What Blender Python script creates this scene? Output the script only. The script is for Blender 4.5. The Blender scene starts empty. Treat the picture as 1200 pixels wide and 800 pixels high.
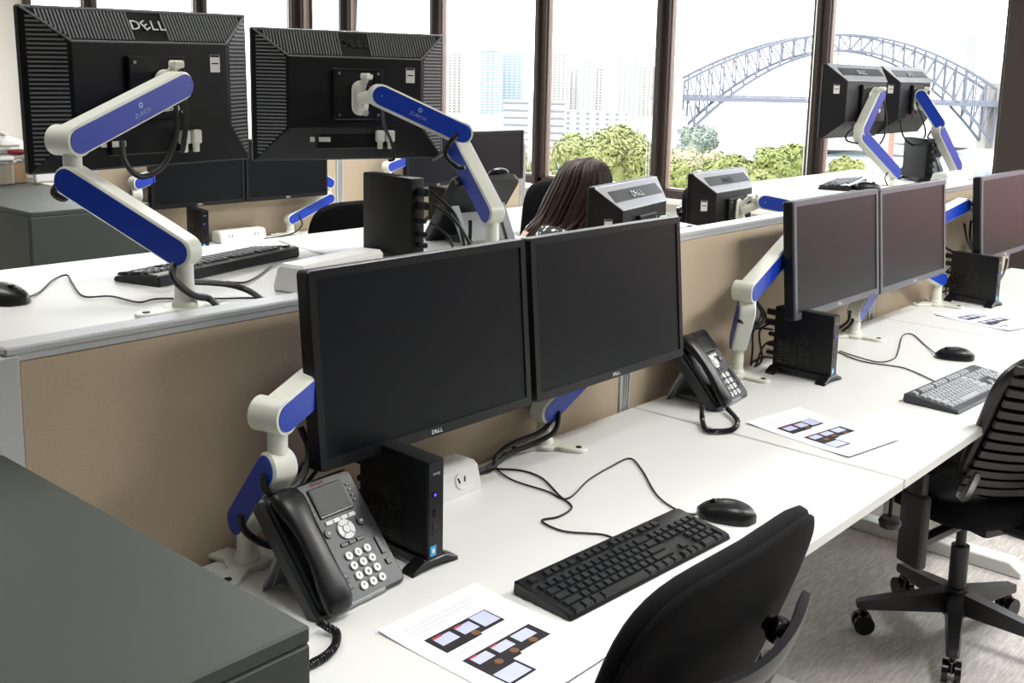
import bpy, bmesh, math, random
import numpy as np
from mathutils import Vector, Matrix, Euler
random.seed(7)
SC = bpy.context.scene
COL = SC.collection
PI = math.pi

# ------------------------------------------------------------------ camera
cam_d = bpy.data.cameras.new('camera'); cam = bpy.data.objects.new('camera', cam_d); COL.objects.link(cam)
RR = Matrix(((0.75903121566975, 0.6505830542469979, 0.02476495842010326),
             (0.128844939691969, -0.11281917499114882, -0.9852262761772493),
             (-0.6381775577021449, 0.7510083376907107, -0.1694576099334614)))   # rows: right, down, forward
CAM = Vector((1.544928, -2.18196, 1.566))
mw = Matrix.Identity(4)
for i in range(3):
    mw[i][0] = RR[0][i]; mw[i][1] = -RR[1][i]; mw[i][2] = -RR[2][i]; mw[i][3] = CAM[i]
cam.matrix_world = mw
cam_d.sensor_width = 36.0; cam_d.lens = 1259.94 / 1200 * 36
cam_d.shift_x = (600 - 634.86) / 1200; cam_d.shift_y = (303.2 - 400) / 1200
cam_d.clip_start = 0.02; cam_d.clip_end = 9000
SC.camera = cam

# ------------------------------------------------------------------ sky, daylight, unseen ceiling fill lamps, exposure
W = bpy.data.worlds.new('overcast_sky'); SC.world = W; W.use_nodes = True
bg = W.node_tree.nodes['Background']; bg.inputs[0].default_value = (0.93, 0.96, 1.0, 1); bg.inputs[1].default_value = 5.5
SC.view_settings.view_transform = 'Standard'; SC.view_settings.look = 'None'
SC.view_settings.exposure = 0.25; SC.view_settings.gamma = 1.0; SC.view_settings.use_curve_mapping = False
YW, XL, CEIL, YB, XR = 4.33, -7.16, 2.75, -7.5, 7.0      # room: window wall, left wall, ceiling, back wall, right wall
def area(name, loc, size, energy, rot=(0, 0, 0), color=(1, 1, 1), portal=False):
    d = bpy.data.lights.new(name, 'AREA'); d.shape = 'RECTANGLE'; d.size, d.size_y = size; d.energy = energy; d.color = color
    o = bpy.data.objects.new(name, d); COL.objects.link(o); o.location = loc; o.rotation_euler = rot
    if portal: d.cycles.is_portal = True
    return o
XWE = 3.1      # the glazing ends here, a solid wall follows
area('window_portal_back', ((XL + XWE) / 2, YW + 0.06, 1.65), (XWE - XL, 2.0), 1, (-PI / 2, 0, 0), portal=True)
area('window_portal_side', (XL - 0.06, 3.0, 1.65), (2.6, 2.0), 1, (0, -PI / 2, 0), portal=True)
for lx, ly, pw_, sp in ((-6.0, -0.4, 24, 170), (-4.2, -3.6, 16, 150), (-0.9, -1.5, 8, 100), (1.05, -1.0, 7.5, 72), (3.4, -2.4, 4, 120), (-4.6, 1.6, 40, 170), (-1.7, 0.9, 42, 165), (1.7, 1.1, 56, 170), (4.2, 1.4, 14, 160), (-4.2, 3.2, 20, 150), (-1.7, 3.1, 24, 150), (1.8, 3.3, 56, 170), (4.2, 3.4, 12, 160)):
    lamp = area('ceiling_fill_lamp', (lx, ly, CEIL - 0.03), (0.3, 1.2), pw_, (0, 0, 0), (1.0, 0.99, 0.975)); lamp.data.spread = math.radians(sp)  # unseen lamps added overhead, each placed, powered and narrowed to balance brightness

# ------------------------------------------------------------------ materials
def lin(c):
    return tuple(((v / 255) / 12.92 if v / 255 <= 0.04045 else ((v / 255 + 0.055) / 1.055) ** 2.4) for v in c)
MATS = {}
def M(name, rgb=(200, 200, 200), rough=0.5, metal=0.0, var=0.0, vscale=40, bump=0.0, bscale=200, coord='Object', spec=None, emit=0, alpha=None, stretch=None):
    if name in MATS: return MATS[name]
    m = bpy.data.materials.new(name); m.use_nodes = True; nt = m.node_tree; b = nt.nodes['Principled BSDF']
    c = lin(rgb) + (1,)
    b.inputs['Base Color'].default_value = c; b.inputs['Roughness'].default_value = rough; b.inputs['Metallic'].default_value = metal
    if spec is not None: b.inputs['Specular IOR Level'].default_value = spec
    if emit: b.inputs['Emission Color'].default_value = c; b.inputs['Emission Strength'].default_value = emit
    if var or bump:
        tc = nt.nodes.new('ShaderNodeTexCoord'); mp = nt.nodes.new('ShaderNodeMapping'); nt.links.new(tc.outputs[coord], mp.inputs[0])
        if stretch: mp.inputs['Scale'].default_value = stretch
    if var:
        n = nt.nodes.new('ShaderNodeTexNoise'); n.inputs['Scale'].default_value = vscale; n.inputs['Detail'].default_value = 4
        nt.links.new(mp.outputs[0], n.inputs['Vector'])
        mx = nt.nodes.new('ShaderNodeMix'); mx.data_type = 'RGBA'
        mx.inputs[6].default_value = tuple(max(0, v * (1 - var)) for v in c[:3]) + (1,)
        mx.inputs[7].default_value = tuple(min(1, v * (1 + var)) for v in c[:3]) + (1,)
        nt.links.new(n.outputs['Fac'], mx.inputs[0]); nt.links.new(mx.outputs[2], b.inputs['Base Color'])
    if bump:
        n2 = nt.nodes.new('ShaderNodeTexNoise'); n2.inputs['Scale'].default_value = bscale; n2.inputs['Detail'].default_value = 3
        nt.links.new(mp.outputs[0], n2.inputs['Vector'])
        bp = nt.nodes.new('ShaderNodeBump'); bp.inputs['Strength'].default_value = bump; bp.inputs['Distance'].default_value = 0.002
        nt.links.new(n2.outputs['Fac'], bp.inputs['Height']); nt.links.new(bp.outputs[0], b.inputs['Normal'])
    MATS[name] = m
    return m
laminate = M('white_laminate', (224, 225, 222), 0.38, var=0.02, vscale=3)
edge_white = M('white_edge', (226, 226, 222), 0.45, var=0.02)
cream = M('cream_plastic', (226, 228, 216), 0.35, var=0.02, vscale=12)
blue = M('blue_insert', (12, 56, 168), 0.35, var=0.05, vscale=20)
alu = M('aluminium_rail', (200, 202, 204), 0.38, 0.35, var=0.03)
fabric = M('beige_fabric', (188, 171, 147), 0.95, var=0.09, vscale=220, bump=0.35, bscale=700)
blackp = M('black_plastic', (12, 13, 15), 0.45, var=0.15, vscale=60, bump=0.06, bscale=900, spec=0.35)
blackp2 = M('black_satin_plastic', (18, 19, 22), 0.34, var=0.1, vscale=40, spec=0.4)
blackg = M('black_gloss', (14, 15, 17), 0.2, var=0.05)
back_plastic = M('monitor_back_plastic', (17, 18, 20), 0.4, var=0.12, vscale=30, bump=0.05, bscale=800, spec=0.35)
lit_rib_mat = M('vent_rib_lit_plastic', (118, 120, 122), 0.4, var=0.05)  # rib colour paled to stand for light showing through the vent slots
window_sheen_plastic = M('window_sheen_plastic', (172, 174, 180), 0.32, 0.3, var=0.05)  # window reflection on the upward slopes, put into the colour
screen_mat = M('dark_screen', (6, 11, 17), 0.34, var=0.03, vscale=3, spec=0.26)
keycap = M('keycap_black', (27, 29, 32), 0.38, var=0.08, vscale=60)
keycap_sheen = M('keycap_window_sheen', (176, 178, 182), 0.4, var=0.08, vscale=60)  # keys coloured pale to stand for window shine
cable_m = M('cable_rubber', (14, 14, 15), 0.5, var=0.1)
grey_cable = M('thin_grey_cable', (60, 58, 56), 0.5, var=0.1)
white_p = M('white_plastic', (232, 232, 228), 0.4, var=0.02)
chair_fab = M('black_chair_fabric', (11, 11, 13), 0.95, var=0.25, vscale=300, bump=0.3, bscale=900, spec=0.2)
chair_pl = M('chair_plastic', (22, 22, 24), 0.38, var=0.1)
cab_mat = M('charcoal_laminate', (61, 68, 62), 0.5, var=0.06, vscale=260, bump=0.06, bscale=600)
paper_m = M('paper', (240, 241, 248), 0.8, var=0.01)
ink = M('print_black', (30, 28, 32), 0.7, var=0.1); ink_b = M('print_pale_blue', (190, 196, 226), 0.7, var=0.1, vscale=60)
ink_o = M('print_brown', (120, 84, 52), 0.7, var=0.2); ink_r = M('print_red', (176, 60, 70), 0.7, var=0.1); ink_g = M('print_grey', (178, 178, 186), 0.7, var=0.1)
logo_w = M('logo_white', (222, 224, 226), 0.35, var=0.02); logo_d = M('logo_dark', (38, 40, 42), 0.3, var=0.02)
bronze = M('bronze_frame', (58, 50, 46), 0.45, 0.2, var=0.08, vscale=8)
bronze_l = M('bronze_bead', (150, 134, 124), 0.4, 0.2, var=0.04)
taupe = M('taupe_wall', (92, 89, 86), 0.85, var=0.03, vscale=5)
red_wall = M('red_wall', (196, 92, 80), 0.85, var=0.03, vscale=5)
wall_m = M('painted_wall', (222, 221, 214), 0.85, var=0.02, vscale=5, bump=0.05, bscale=150)
ceil_m = M('ceiling_tile', (232, 232, 228), 0.9, var=0.03, vscale=30)
steel = M('chrome_steel', (190, 192, 194), 0.25, 0.9, var=0.03)
sticker = M('white_sticker', (226, 226, 222), 0.6, var=0.04, vscale=150)
phone_m = M('phone_charcoal', (30, 32, 36), 0.38, var=0.08, vscale=80, bump=0.04, bscale=1000)
phone_btn = M('phone_white_key', (224, 226, 224), 0.45, var=0.03)
grey_st = M('grey_stand_plastic', (128, 133, 134), 0.45, var=0.04)
cyan_m = M('cyan_sticker', (40, 168, 224), 0.5, var=0.05)
led_m = M('power_led', (84, 70, 235), 0.4, var=0.02, emit=1.2)
red_m = M('dark_red_plastic', (122, 22, 34), 0.4, var=0.05)

# ------------------------------------------------------------------ mesh helpers
def rotm(rx=0, ry=0, rz=0): return Euler((rx, ry, rz)).to_matrix()
class MB:
    def __init__(s): s.v = []; s.f = []
    def add(s, vs, fs, T=None):
        o = len(s.v)
        for p in vs:
            p = Vector(p); s.v.append(tuple(T @ p) if T is not None else tuple(p))
        for f in fs: s.f.append(tuple(i + o for i in f))
        return s
    def box(s, c, size, bev=0.0, rot=None, T=None, seg=1):
        hx, hy, hz = size[0] / 2, size[1] / 2, size[2] / 2
        if bev <= 0:
            vs = [Vector((x, y, z)) for x in (-hx, hx) for y in (-hy, hy) for z in (-hz, hz)]
            fs = [(0, 1, 3, 2), (4, 6, 7, 5), (0, 4, 5, 1), (2, 3, 7, 6), (0, 2, 6, 4), (1, 5, 7, 3)]
        else:
            bm = bmesh.new(); bmesh.ops.create_cube(bm, size=1)
            for v in bm.verts: v.co = Vector((v.co.x * size[0], v.co.y * size[1], v.co.z * size[2]))
            bmesh.ops.bevel(bm, geom=bm.edges[:], offset=min(bev, 0.49 * min(size)), segments=seg, affect='EDGES', profile=0.6)
            bm.verts.index_update(); vs = [v.co.copy() for v in bm.verts]; fs = [tuple(v.index for v in f.verts) for f in bm.faces]; bm.free()
        if rot is not None: vs = [rot @ v for v in vs]
        c = Vector(c); vs = [v + c for v in vs]
        return s.add(vs, fs, T)
    def prism(s, poly, z0, z1, T=None, cham=0.0):
        """poly (counter-clockwise) in local xy, extruded along local z, chamfered caps"""
        n = len(poly); P2 = [Vector((p[0], p[1])) for p in poly]
        def inset(d):
            out = []
            for i in range(n):
                a, b, c = P2[i - 1], P2[i], P2[(i + 1) % n]
                e1 = (b - a); e2 = (c - b)
                n1 = Vector((-e1.y, e1.x)); n2 = Vector((-e2.y, e2.x))
                if n1.length > 0: n1.normalize()
                if n2.length > 0: n2.normalize()
                m = n1 + n2
                if m.length < 1e-6: m = n1
                m.normalize(); k = d / max(0.35, m.dot(n1))
                out.append(b + m * k)
            return out
        rings = []
        if cham > 0: rings = [(inset(cham), z0), (P2, z0 + cham), (P2, z1 - cham), (inset(cham), z1)]
        else: rings = [(P2, z0), (P2, z1)]
        vs = [(p.x, p.y, z) for R_, z in rings for p in R_]
        fs = []
        for k in range(len(rings) - 1):
            for i in range(n):
                j = (i + 1) % n; fs.append((k * n + i, k * n + j, (k + 1) * n + j, (k + 1) * n + i))
        fs.append(tuple(range(n - 1, -1, -1))); L = (len(rings) - 1) * n; fs.append(tuple(range(L, L + n)))
        return s.add(vs, fs, T)
    def loft(s, rings, caps=True, T=None):
        n = len(rings[0]); vs = [p for r in rings for p in r]; fs = []
        for k in range(len(rings) - 1):
            for i in range(n):
                j = (i + 1) % n; fs.append((k * n + i, k * n + j, (k + 1) * n + j, (k + 1) * n + i))
        if caps: fs.append(tuple(range(n - 1, -1, -1))); L = (len(rings) - 1) * n; fs.append(tuple(range(L, L + n)))
        return s.add(vs, fs, T)
    def cyl(s, p0, p1, r0, r1=None, n=16, T=None):
        r1 = r0 if r1 is None else r1
        p0 = Vector(p0); p1 = Vector(p1); d = (p1 - p0).normalized()
        a = d.orthogonal().normalized(); b = d.cross(a)
        ring = lambda p, r: [p + (a * math.cos(2 * PI * i / n) + b * math.sin(2 * PI * i / n)) * r for i in range(n)]
        return s.loft([ring(p0, r0), ring(p1, r1)], True, T)
    def lathe(s, prof, n=20, T=None):
        rings = [[Vector((r * math.cos(2 * PI * i / n), r * math.sin(2 * PI * i / n), z)) for i in range(n)] for r, z in prof]
        return s.loft(rings, True, T)
    def tube(s, pts, r, n=6, sub=5, T=None):
        P_ = smooth_path(pts, sub)
        rings = []; a = None
        for i, p in enumerate(P_):
            d = (P_[min(i + 1, len(P_) - 1)] - P_[max(i - 1, 0)])
            d = d.normalized() if d.length > 1e-9 else Vector((0, 0, 1))
            if a is None: a = d.orthogonal().normalized()
            else:
                a = a - d * a.dot(d)
                a = a.normalized() if a.length > 1e-6 else d.orthogonal().normalized()
            b = d.cross(a)
            rings.append([p + (a * math.cos(2 * PI * k / n) + b * math.sin(2 * PI * k / n)) * r for k in range(n)])
        return s.loft(rings, True, T)
    def sphere(s, c, r, nu=16, nv=10, T=None):
        if not hasattr(r, '__len__'): r = (r, r, r)
        rings = []
        for j in range(1, nv):
            t = PI * j / nv
            rings.append([Vector((c[0] + r[0] * math.sin(t) * math.cos(2 * PI * i / nu), c[1] + r[1] * math.sin(t) * math.sin(2 * PI * i / nu), c[2] - r[2] * math.cos(t))) for i in range(nu)])
        return s.loft(rings, True, T)
    def mesh(s, name, angle=35):
        me = bpy.data.meshes.new(name); me.from_pydata(s.v, [], s.f); me.update()
        for p in me.polygons: p.use_smooth = True
        try: me.set_sharp_from_angle(angle=math.radians(angle))
        except Exception: pass
        return me
    def build(s, name, mat, parent=None, label=None, angle=35):
        o = bpy.data.objects.new(name, s.mesh(name, angle)); o.data.materials.append(mat); COL.objects.link(o)
        if parent is not None: o.parent = parent
        if label: o['label'] = label
        return o
def smooth_path(pts, sub=5):
    P_ = [Vector(p) for p in pts]
    if len(P_) < 3 or sub < 2: return P_
    out = []
    for i in range(len(P_) - 1):
        p0 = P_[max(i - 1, 0)]; p1 = P_[i]; p2 = P_[i + 1]; p3 = P_[min(i + 2, len(P_) - 1)]
        for k in range(sub):
            t = k / sub
            out.append(0.5 * ((2 * p1) + (p2 - p0) * t + (2 * p0 - 5 * p1 + 4 * p2 - p3) * t * t + (3 * p1 - p0 - 3 * p2 + p3) * t ** 3))
    out.append(P_[-1]); return out
def rrect(w, h, r, n=5):
    out = []
    for cx_, cy_, a0 in ((w / 2 - r, h / 2 - r, 0), (-w / 2 + r, h / 2 - r, 90), (-w / 2 + r, -h / 2 + r, 180), (w / 2 - r, -h / 2 + r, 270)):
        for k in range(n + 1):
            a = math.radians(a0 + 90 * k / n); out.append((cx_ + r * math.cos(a), cy_ + r * math.sin(a)))
    return out
def capsule(l, r, n=10):
    out = []
    for k in range(n + 1): a = -PI / 2 + PI * k / n; out.append((l + r * math.cos(a), r * math.sin(a)))
    for k in range(n + 1): a = PI / 2 + PI * k / n; out.append((r * math.cos(a), r * math.sin(a)))
    return out
def frame(o, x, y, z):
    m = Matrix.Identity(4)
    for i in range(3): m[i][0] = x[i]; m[i][1] = y[i]; m[i][2] = z[i]; m[i][3] = o[i]
    return m
XZ = Matrix(((1, 0, 0, 0), (0, 0, -1, 0), (0, 1, 0, 0), (0, 0, 0, 1)))   # local xy drawn -> x,z upright, extrusion towards -y
def trans(x, y, z): return Matrix.Translation((x, y, z))
def thing(name, label, cat, loc=(0, 0, 0), rot=(0, 0, 0), group=None):
    o = bpy.data.objects.new(name, None); COL.objects.link(o); o.empty_display_size = 0.05
    o.location = loc; o.rotation_euler = rot if hasattr(rot, '__len__') else (0, 0, rot)
    return tag(o, label, cat, group)
def tag(o, label, cat, group=None, kind=None):
    if label: o['label'] = label
    if cat: o['category'] = cat
    if group: o['group'] = group
    if kind: o['kind'] = kind
    return o
def struct(o): o['kind'] = 'structure'; return o
def child(parent, name, me, mat, loc=(0, 0, 0), rot=(0, 0, 0), scale=None):
    o = bpy.data.objects.new(name, me); COL.objects.link(o); o.parent = parent; o.location = loc; o.rotation_euler = rot
    if scale: o.scale = scale
    if mat is not None and not me.materials: me.materials.append(mat)
    return o
def local(root, pts):
    m = Matrix.LocRotScale(root.location, root.rotation_euler, None).inverted()
    return [m @ Vector(p) for p in pts]
def text_mesh(txt, size, ext=0.0006):
    cu = bpy.data.curves.new('lettering', 'FONT'); cu.body = txt; cu.size = size; cu.extrude = ext; cu.align_x = 'CENTER'; cu.align_y = 'CENTER'; cu.resolution_u = 2
    o = bpy.data.objects.new('lettering', cu); COL.objects.link(o)
    dg = bpy.context.evaluated_depsgraph_get(); me = bpy.data.meshes.new_from_object(o.evaluated_get(dg))
    bpy.data.objects.remove(o); bpy.data.curves.remove(cu)
    vs = [v.co.copy() for v in me.vertices]; fs = [tuple(p.vertices) for p in me.polygons]; bpy.data.meshes.remove(me)
    return vs, fs
def dell_mesh(size):
    mb = MB(); x = 0
    for ch, w, a in (('D', 0.74, 0), ('E', 0.66, 0.55), ('L', 0.56, 0), ('L', 0.56, 0)):
        vs, fs = text_mesh(ch, size); R_ = Matrix.Rotation(a, 3, 'Z')
        mb.add([R_ @ v * 1.0 + Vector(((x + w / 2 - 1.26) * size, 0, 0)) for v in vs], fs); x += w
    return mb
LOGO_S = dell_mesh(0.011).mesh('logo'); LOGO_L = dell_mesh(0.034).mesh('logo_large')
LOGO_S.materials.append(logo_w)
def lettering(parent, txt, size, T, mat, name='lettering'):
    vs, fs = text_mesh(txt, size); return MB().add(vs, fs, T).build(name, mat, parent)
def px(x, y, ax, v):
    """point where the sight line of photograph pixel (x, y) meets the plane ax = v"""
    d = RR.transposed() @ Vector(((x - 634.86) / 1259.94, (y - 303.2) / 1259.94, 1)); i = 'xyz'.index(ax)
    return CAM + d * ((v - CAM[i]) / d[i])
def far(x, y, D):
    d = RR.transposed() @ Vector(((x - 634.86) / 1259.94, (y - 303.2) / 1259.94, 1)); return CAM + d * (D / math.hypot(d.x, d.y))

# ================================================================== THE ROOM
floor_m = M('carpet', (128, 120, 112), 0.97)
nt = floor_m.node_tree; b_ = nt.nodes['Principled BSDF']; tc = nt.nodes.new('ShaderNodeTexCoord')
mp1 = nt.nodes.new('ShaderNodeMapping'); mp1.inputs['Scale'].default_value = (34, 5, 1); mp1.inputs['Rotation'].default_value = (0, 0, 0.12); nt.links.new(tc.outputs['Object'], mp1.inputs[0])
n1 = nt.nodes.new('ShaderNodeTexNoise'); n1.inputs['Scale'].default_value = 3; n1.inputs['Detail'].default_value = 5; n1.inputs['Roughness'].default_value = 0.7; nt.links.new(mp1.outputs[0], n1.inputs['Vector'])
n2 = nt.nodes.new('ShaderNodeTexNoise'); n2.inputs['Scale'].default_value = 240; n2.inputs['Detail'].default_value = 2; nt.links.new(tc.outputs['Object'], n2.inputs['Vector'])
mt = nt.nodes.new('ShaderNodeMath'); mt.operation = 'MULTIPLY_ADD'; mt.inputs[1].default_value = 0.45; nt.links.new(n2.outputs['Fac'], mt.inputs[0])
mm = nt.nodes.new('ShaderNodeMath'); mm.operation = 'MULTIPLY'; mm.inputs[1].default_value = 0.75; nt.links.new(n1.outputs['Fac'], mm.inputs[0]); nt.links.new(mm.outputs[0], mt.inputs[2])
cr = nt.nodes.new('ShaderNodeValToRGB'); cr.color_ramp.elements[0].position = 0.38; cr.color_ramp.elements[0].color = lin((156, 152, 149)) + (1,)
cr.color_ramp.elements[1].position = 0.78; cr.color_ramp.elements[1].color = lin((226, 221, 215)) + (1,)
nt.links.new(mt.outputs[0], cr.inputs[0]); nt.links.new(cr.outputs[0], b_.inputs['Base Color'])
bp = nt.nodes.new('ShaderNodeBump'); bp.inputs['Strength'].default_value = 0.5; bp.inputs['Distance'].default_value = 0.004; nt.links.new(n2.outputs['Fac'], bp.inputs['Height']); nt.links.new(bp.outputs[0], b_.inputs['Normal'])
struct(MB().box(((XL + XR) / 2, (YW + YB) / 2, -0.05), (XR - XL + 0.4, YW - YB + 0.4, 0.1)).build('floor', floor_m))
struct(MB().box(((XL + XR) / 2, (YW + YB) / 2, CEIL + 0.05), (XR - XL + 0.4, YW - YB + 0.4, 0.1)).build('ceiling', ceil_m))
SILL, HEAD = 0.70, 2.62
struct(MB().box(((XL + XR) / 2, YW + 0.06, SILL / 2 - 0.02), (XR - XL + 0.3, 0.12, SILL - 0.04)).build('wall_back', wall_m))
struct(MB().box(((XL + XR) / 2, YW + 0.06, (HEAD + CEIL) / 2), (XR - XL + 0.3, 0.12, CEIL - HEAD)).build('trim_1', wall_m))
struct(MB().box(((XL + XR) / 2, YW - 0.01, SILL - 0.015), (XR - XL, 0.2, 0.035), 0.006).build('trim_2', wall_m))
struct(MB().box((XR + 0.06, (YW + YB) / 2, CEIL / 2), (0.12, YW - YB, CEIL)).build('wall_right', taupe))
struct(MB().box(((XL + XR) / 2, YB - 0.06, CEIL / 2), (XR - XL, 0.12, CEIL)).build('wall_front', taupe))
YWL = 1.72
struct(MB().box((XL - 0.06, (YWL + YB) / 2, CEIL / 2), (0.12, YWL - YB, CEIL)).build('wall_left', wall_m))
mb = MB(); mb.box((XL - 0.06, (YW + YWL) / 2, SILL / 2 - 0.02), (0.12, YW - YWL, SILL - 0.04)); struct(mb.build('wall_left_low', wall_m))
mb = MB(); mb.box((XL - 0.06, (YW + YWL) / 2, (HEAD + CEIL) / 2), (0.12, YW - YWL, CEIL - HEAD)); struct(mb.build('trim_3', wall_m))
glass = bpy.data.materials.new('window_glass'); glass.use_nodes = True; nt = glass.node_tree; nt.nodes.clear()
out = nt.nodes.new('ShaderNodeOutputMaterial'); mx = nt.nodes.new('ShaderNodeMixShader'); tr = nt.nodes.new('ShaderNodeBsdfTransparent'); gl = nt.nodes.new('ShaderNodeBsdfGlossy')
gl.inputs['Roughness'].default_value = 0.02; fr = nt.nodes.new('ShaderNodeFresnel'); fr.inputs[0].default_value = 1.3
tr.inputs[0].default_value = (0.96, 0.97, 0.97, 1)
nt.links.new(fr.outputs[0], mx.inputs[0]); nt.links.new(tr.outputs[0], mx.inputs[1]); nt.links.new(gl.outputs[0], mx.inputs[2]); nt.links.new(mx.outputs[0], out.inputs[0])
# window wall: bays of about 1.2 m between bronze mullions
struct(MB().box(((XWE + XR) / 2 + 0.1, YW + 0.05, (SILL + HEAD) / 2 + 0.2), (XR - XWE - 0.2, 0.1, HEAD - SILL - 0.4)).build('wall_back_solid', taupe))
struct(MB().box(((XWE + XR) / 2 + 0.1, YW + 0.05, SILL + 0.2), (XR - XWE - 0.2, 0.1, 0.4)).build('wall_back_dado', taupe))
struct(MB().box((-0.19, YW + 0.02, CEIL / 2), (0.62, 0.24, CEIL), 0.006).build('trim_4', bronze))
MULL = [-0.48, -1.68, -2.90, -4.05, -5.235, -6.44, XL + 0.02]
wn = 0
def window(name, p0, p1, along, inward):
    """p0, p1: the bay's ends on the wall line; frame with deep mullions, beads and pane"""
    global wn; wn += 1
    a = Vector(p0); b = Vector(p1); d = (b - a); L = d.length; d.normalize(); inn = Vector(inward)
    root = bpy.data.objects.new('window_%d' % wn, None); COL.objects.link(root); root.location = (a + b) / 2; root['kind'] = 'structure'
    T = frame((0, 0, 0), d, inn, Vector((0, 0, 1)))
    h = HEAD - SILL; zc = (HEAD + SILL) / 2
    if True:
        m = MB()
        for s in (-1, 1):
            m.box((s * (L / 2 - 0.028), 0.0, zc), (0.056, 0.10, h), 0.004, T=T)
        m.box((0, 0, SILL + 0.03), (L, 0.10, 0.06), 0.004, T=T); m.box((0, 0, HEAD - 0.03), (L, 0.10, 0.06), 0.004, T=T)
        m.build('window_frame', bronze, root)
        m = MB()
        for s in (-1, 1): m.box((s * (L / 2 - 0.060), -0.01, zc), (0.008, 0.05, h - 0.1), 0, T=T)
        m.box((0, -0.01, SILL + 0.066), (L - 0.12, 0.05, 0.012), 0, T=T)
        m.build('glazing_bead', bronze_l, root)
        MB().box((0, -0.02, zc), (L - 0.12, 0.006, h - 0.12), 0, T=T).build('pane', glass, root)
        m = MB(); m.box((-L / 2, 0.07, zc), (0.035, 0.05, h), 0.004, T=T); m.build('mullion_rib', bronze, root)
    return root
for i in range(len(MULL) - 1):
    window('w', (MULL[i + 1], YW + 0.03, 0), (MULL[i], YW + 0.03, 0), 'x', (0, -1, 0))
for a_, b_ in ((0.12, 1.12), (1.12, 2.12), (2.12, 3.12)): window('w', (a_, YW + 0.03, 0), (b_, YW + 0.03, 0), 'x', (0, -1, 0))
LM = [YW - 0.02, 3.284, 2.258, YWL]
for i in range(3):
    window('w', (XL - 0.03, LM[i + 1], 0), (XL - 0.03, LM[i], 0), 'y', (1, 0, 0))
# blind cords hanging on the mullions
for mx_, zlow, lab in ((-2.94, 0.80, 'thin blind cord loop hanging on the mullion beside the bridge view'), (-4.085, 0.92, 'thin blind cord loop hanging on the mullion behind the seated woman'), (-1.70, 0.75, 'thin blind cord loop on the mullion in front of the bridge')):
    m = MB(); m.tube([(mx_ - 0.012, YW - 0.075, HEAD), (mx_ - 0.012, YW - 0.075, zlow + 0.03), (mx_, YW - 0.075, zlow), (mx_ + 0.012, YW - 0.075, zlow + 0.03), (mx_ + 0.012, YW - 0.075, HEAD)], 0.004, 5, 3)
    tag(m.build('blind_cord', white_p), lab, 'blind cord')

# ================================================================== DESKS AND PARTITIONS
D = 0.726; ZD = 0.73
def desk(label, x0, x1, y0, y1, z, foot=True, group=None):
    xc, yc = (x0 + x1) / 2, (y0 + y1) / 2
    r = thing('desk', label, 'desk', (xc, yc, 0), 0, group)
    MB().box((0, 0, z - 0.0125), (x1 - x0, y1 - y0, 0.025), 0.0025).build('desk_top', laminate, r)
    for s in (-1, 1):
        y = s * ((y1 - y0) / 2 - 0.16)
        lx = -0.16 if x0 > -0.01 or x0 < -2 else 0.16
        m = MB(); m.box((lx, y, z * 0.5 - 0.0), (0.09, 0.05, z - 0.09), 0.004); m.build('leg', edge_white, r)
        m = MB(); m.prism([(-0.33, 0), (0.27, 0), (0.27, 0.018), (0.23, 0.045), (-0.29, 0.045), (-0.33, 0.018)], -0.035, 0.035, frame((0, y, 0.0), (1, 0, 0), (0, 0, 1), (0, -1, 0)), 0.004); m.build('foot', edge_white, r)
        m = MB(); m.box((0, y, z - 0.04), (x1 - x0 - 0.12, 0.05, 0.03), 0.003); m.build('top_bracket', edge_white, r)
    MB().box((-0.0, 0, z - 0.05), (0.05, y1 - y0 - 0.37, 0.035), 0.003).build('beam', blackp, r)
    m = MB(); sgn = 1 if x0 > -0.01 else -1
    m.box((-sgn * 0.22, 0, z - 0.12), (0.14, y1 - y0 - 0.45, 0.003), 0); m.box((-sgn * 0.15, 0, z - 0.1), (0.003, y1 - y0 - 0.45, 0.05), 0)
    m.build('cable_tray', blackp, r)
    return r
G1 = 'white desks in the near row'
desk('white desk with a large desk phone, twin dark monitors and black keyboard', 0.012, D, -1.545, -0.003, ZD, group=G1)
desk('white desk carrying the window-lit keyboard and second desk phone', 0.012, D, 0.003, 1.497, ZD, group=G1)
desk('white desk at the far end of the near row', 0.012, D, 1.503, 3.0, ZD, group=G1)
ZA = 1.128
desk('white desk raised to standing height beside the foreground partition', -0.78, -0.058, -1.545, -0.003, ZA)
desk('white desk at sitting height in front of the seated woman', -0.78, -0.058, 0.003, 1.497, ZD)
desk('white desk raised to standing height in front of the bridge view', -0.78, -0.058, 1.503, 3.0, ZA)
desk('white desk along the far beige partition beside the dark cabinet', -2.985, -2.27, 0.095, 1.50, ZD, group='white desks in the far row')
desk('white desk along the far beige partition near the windows', -2.985, -2.27, 1.51, 2.98, ZD, group='white desks in the far row')
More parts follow.
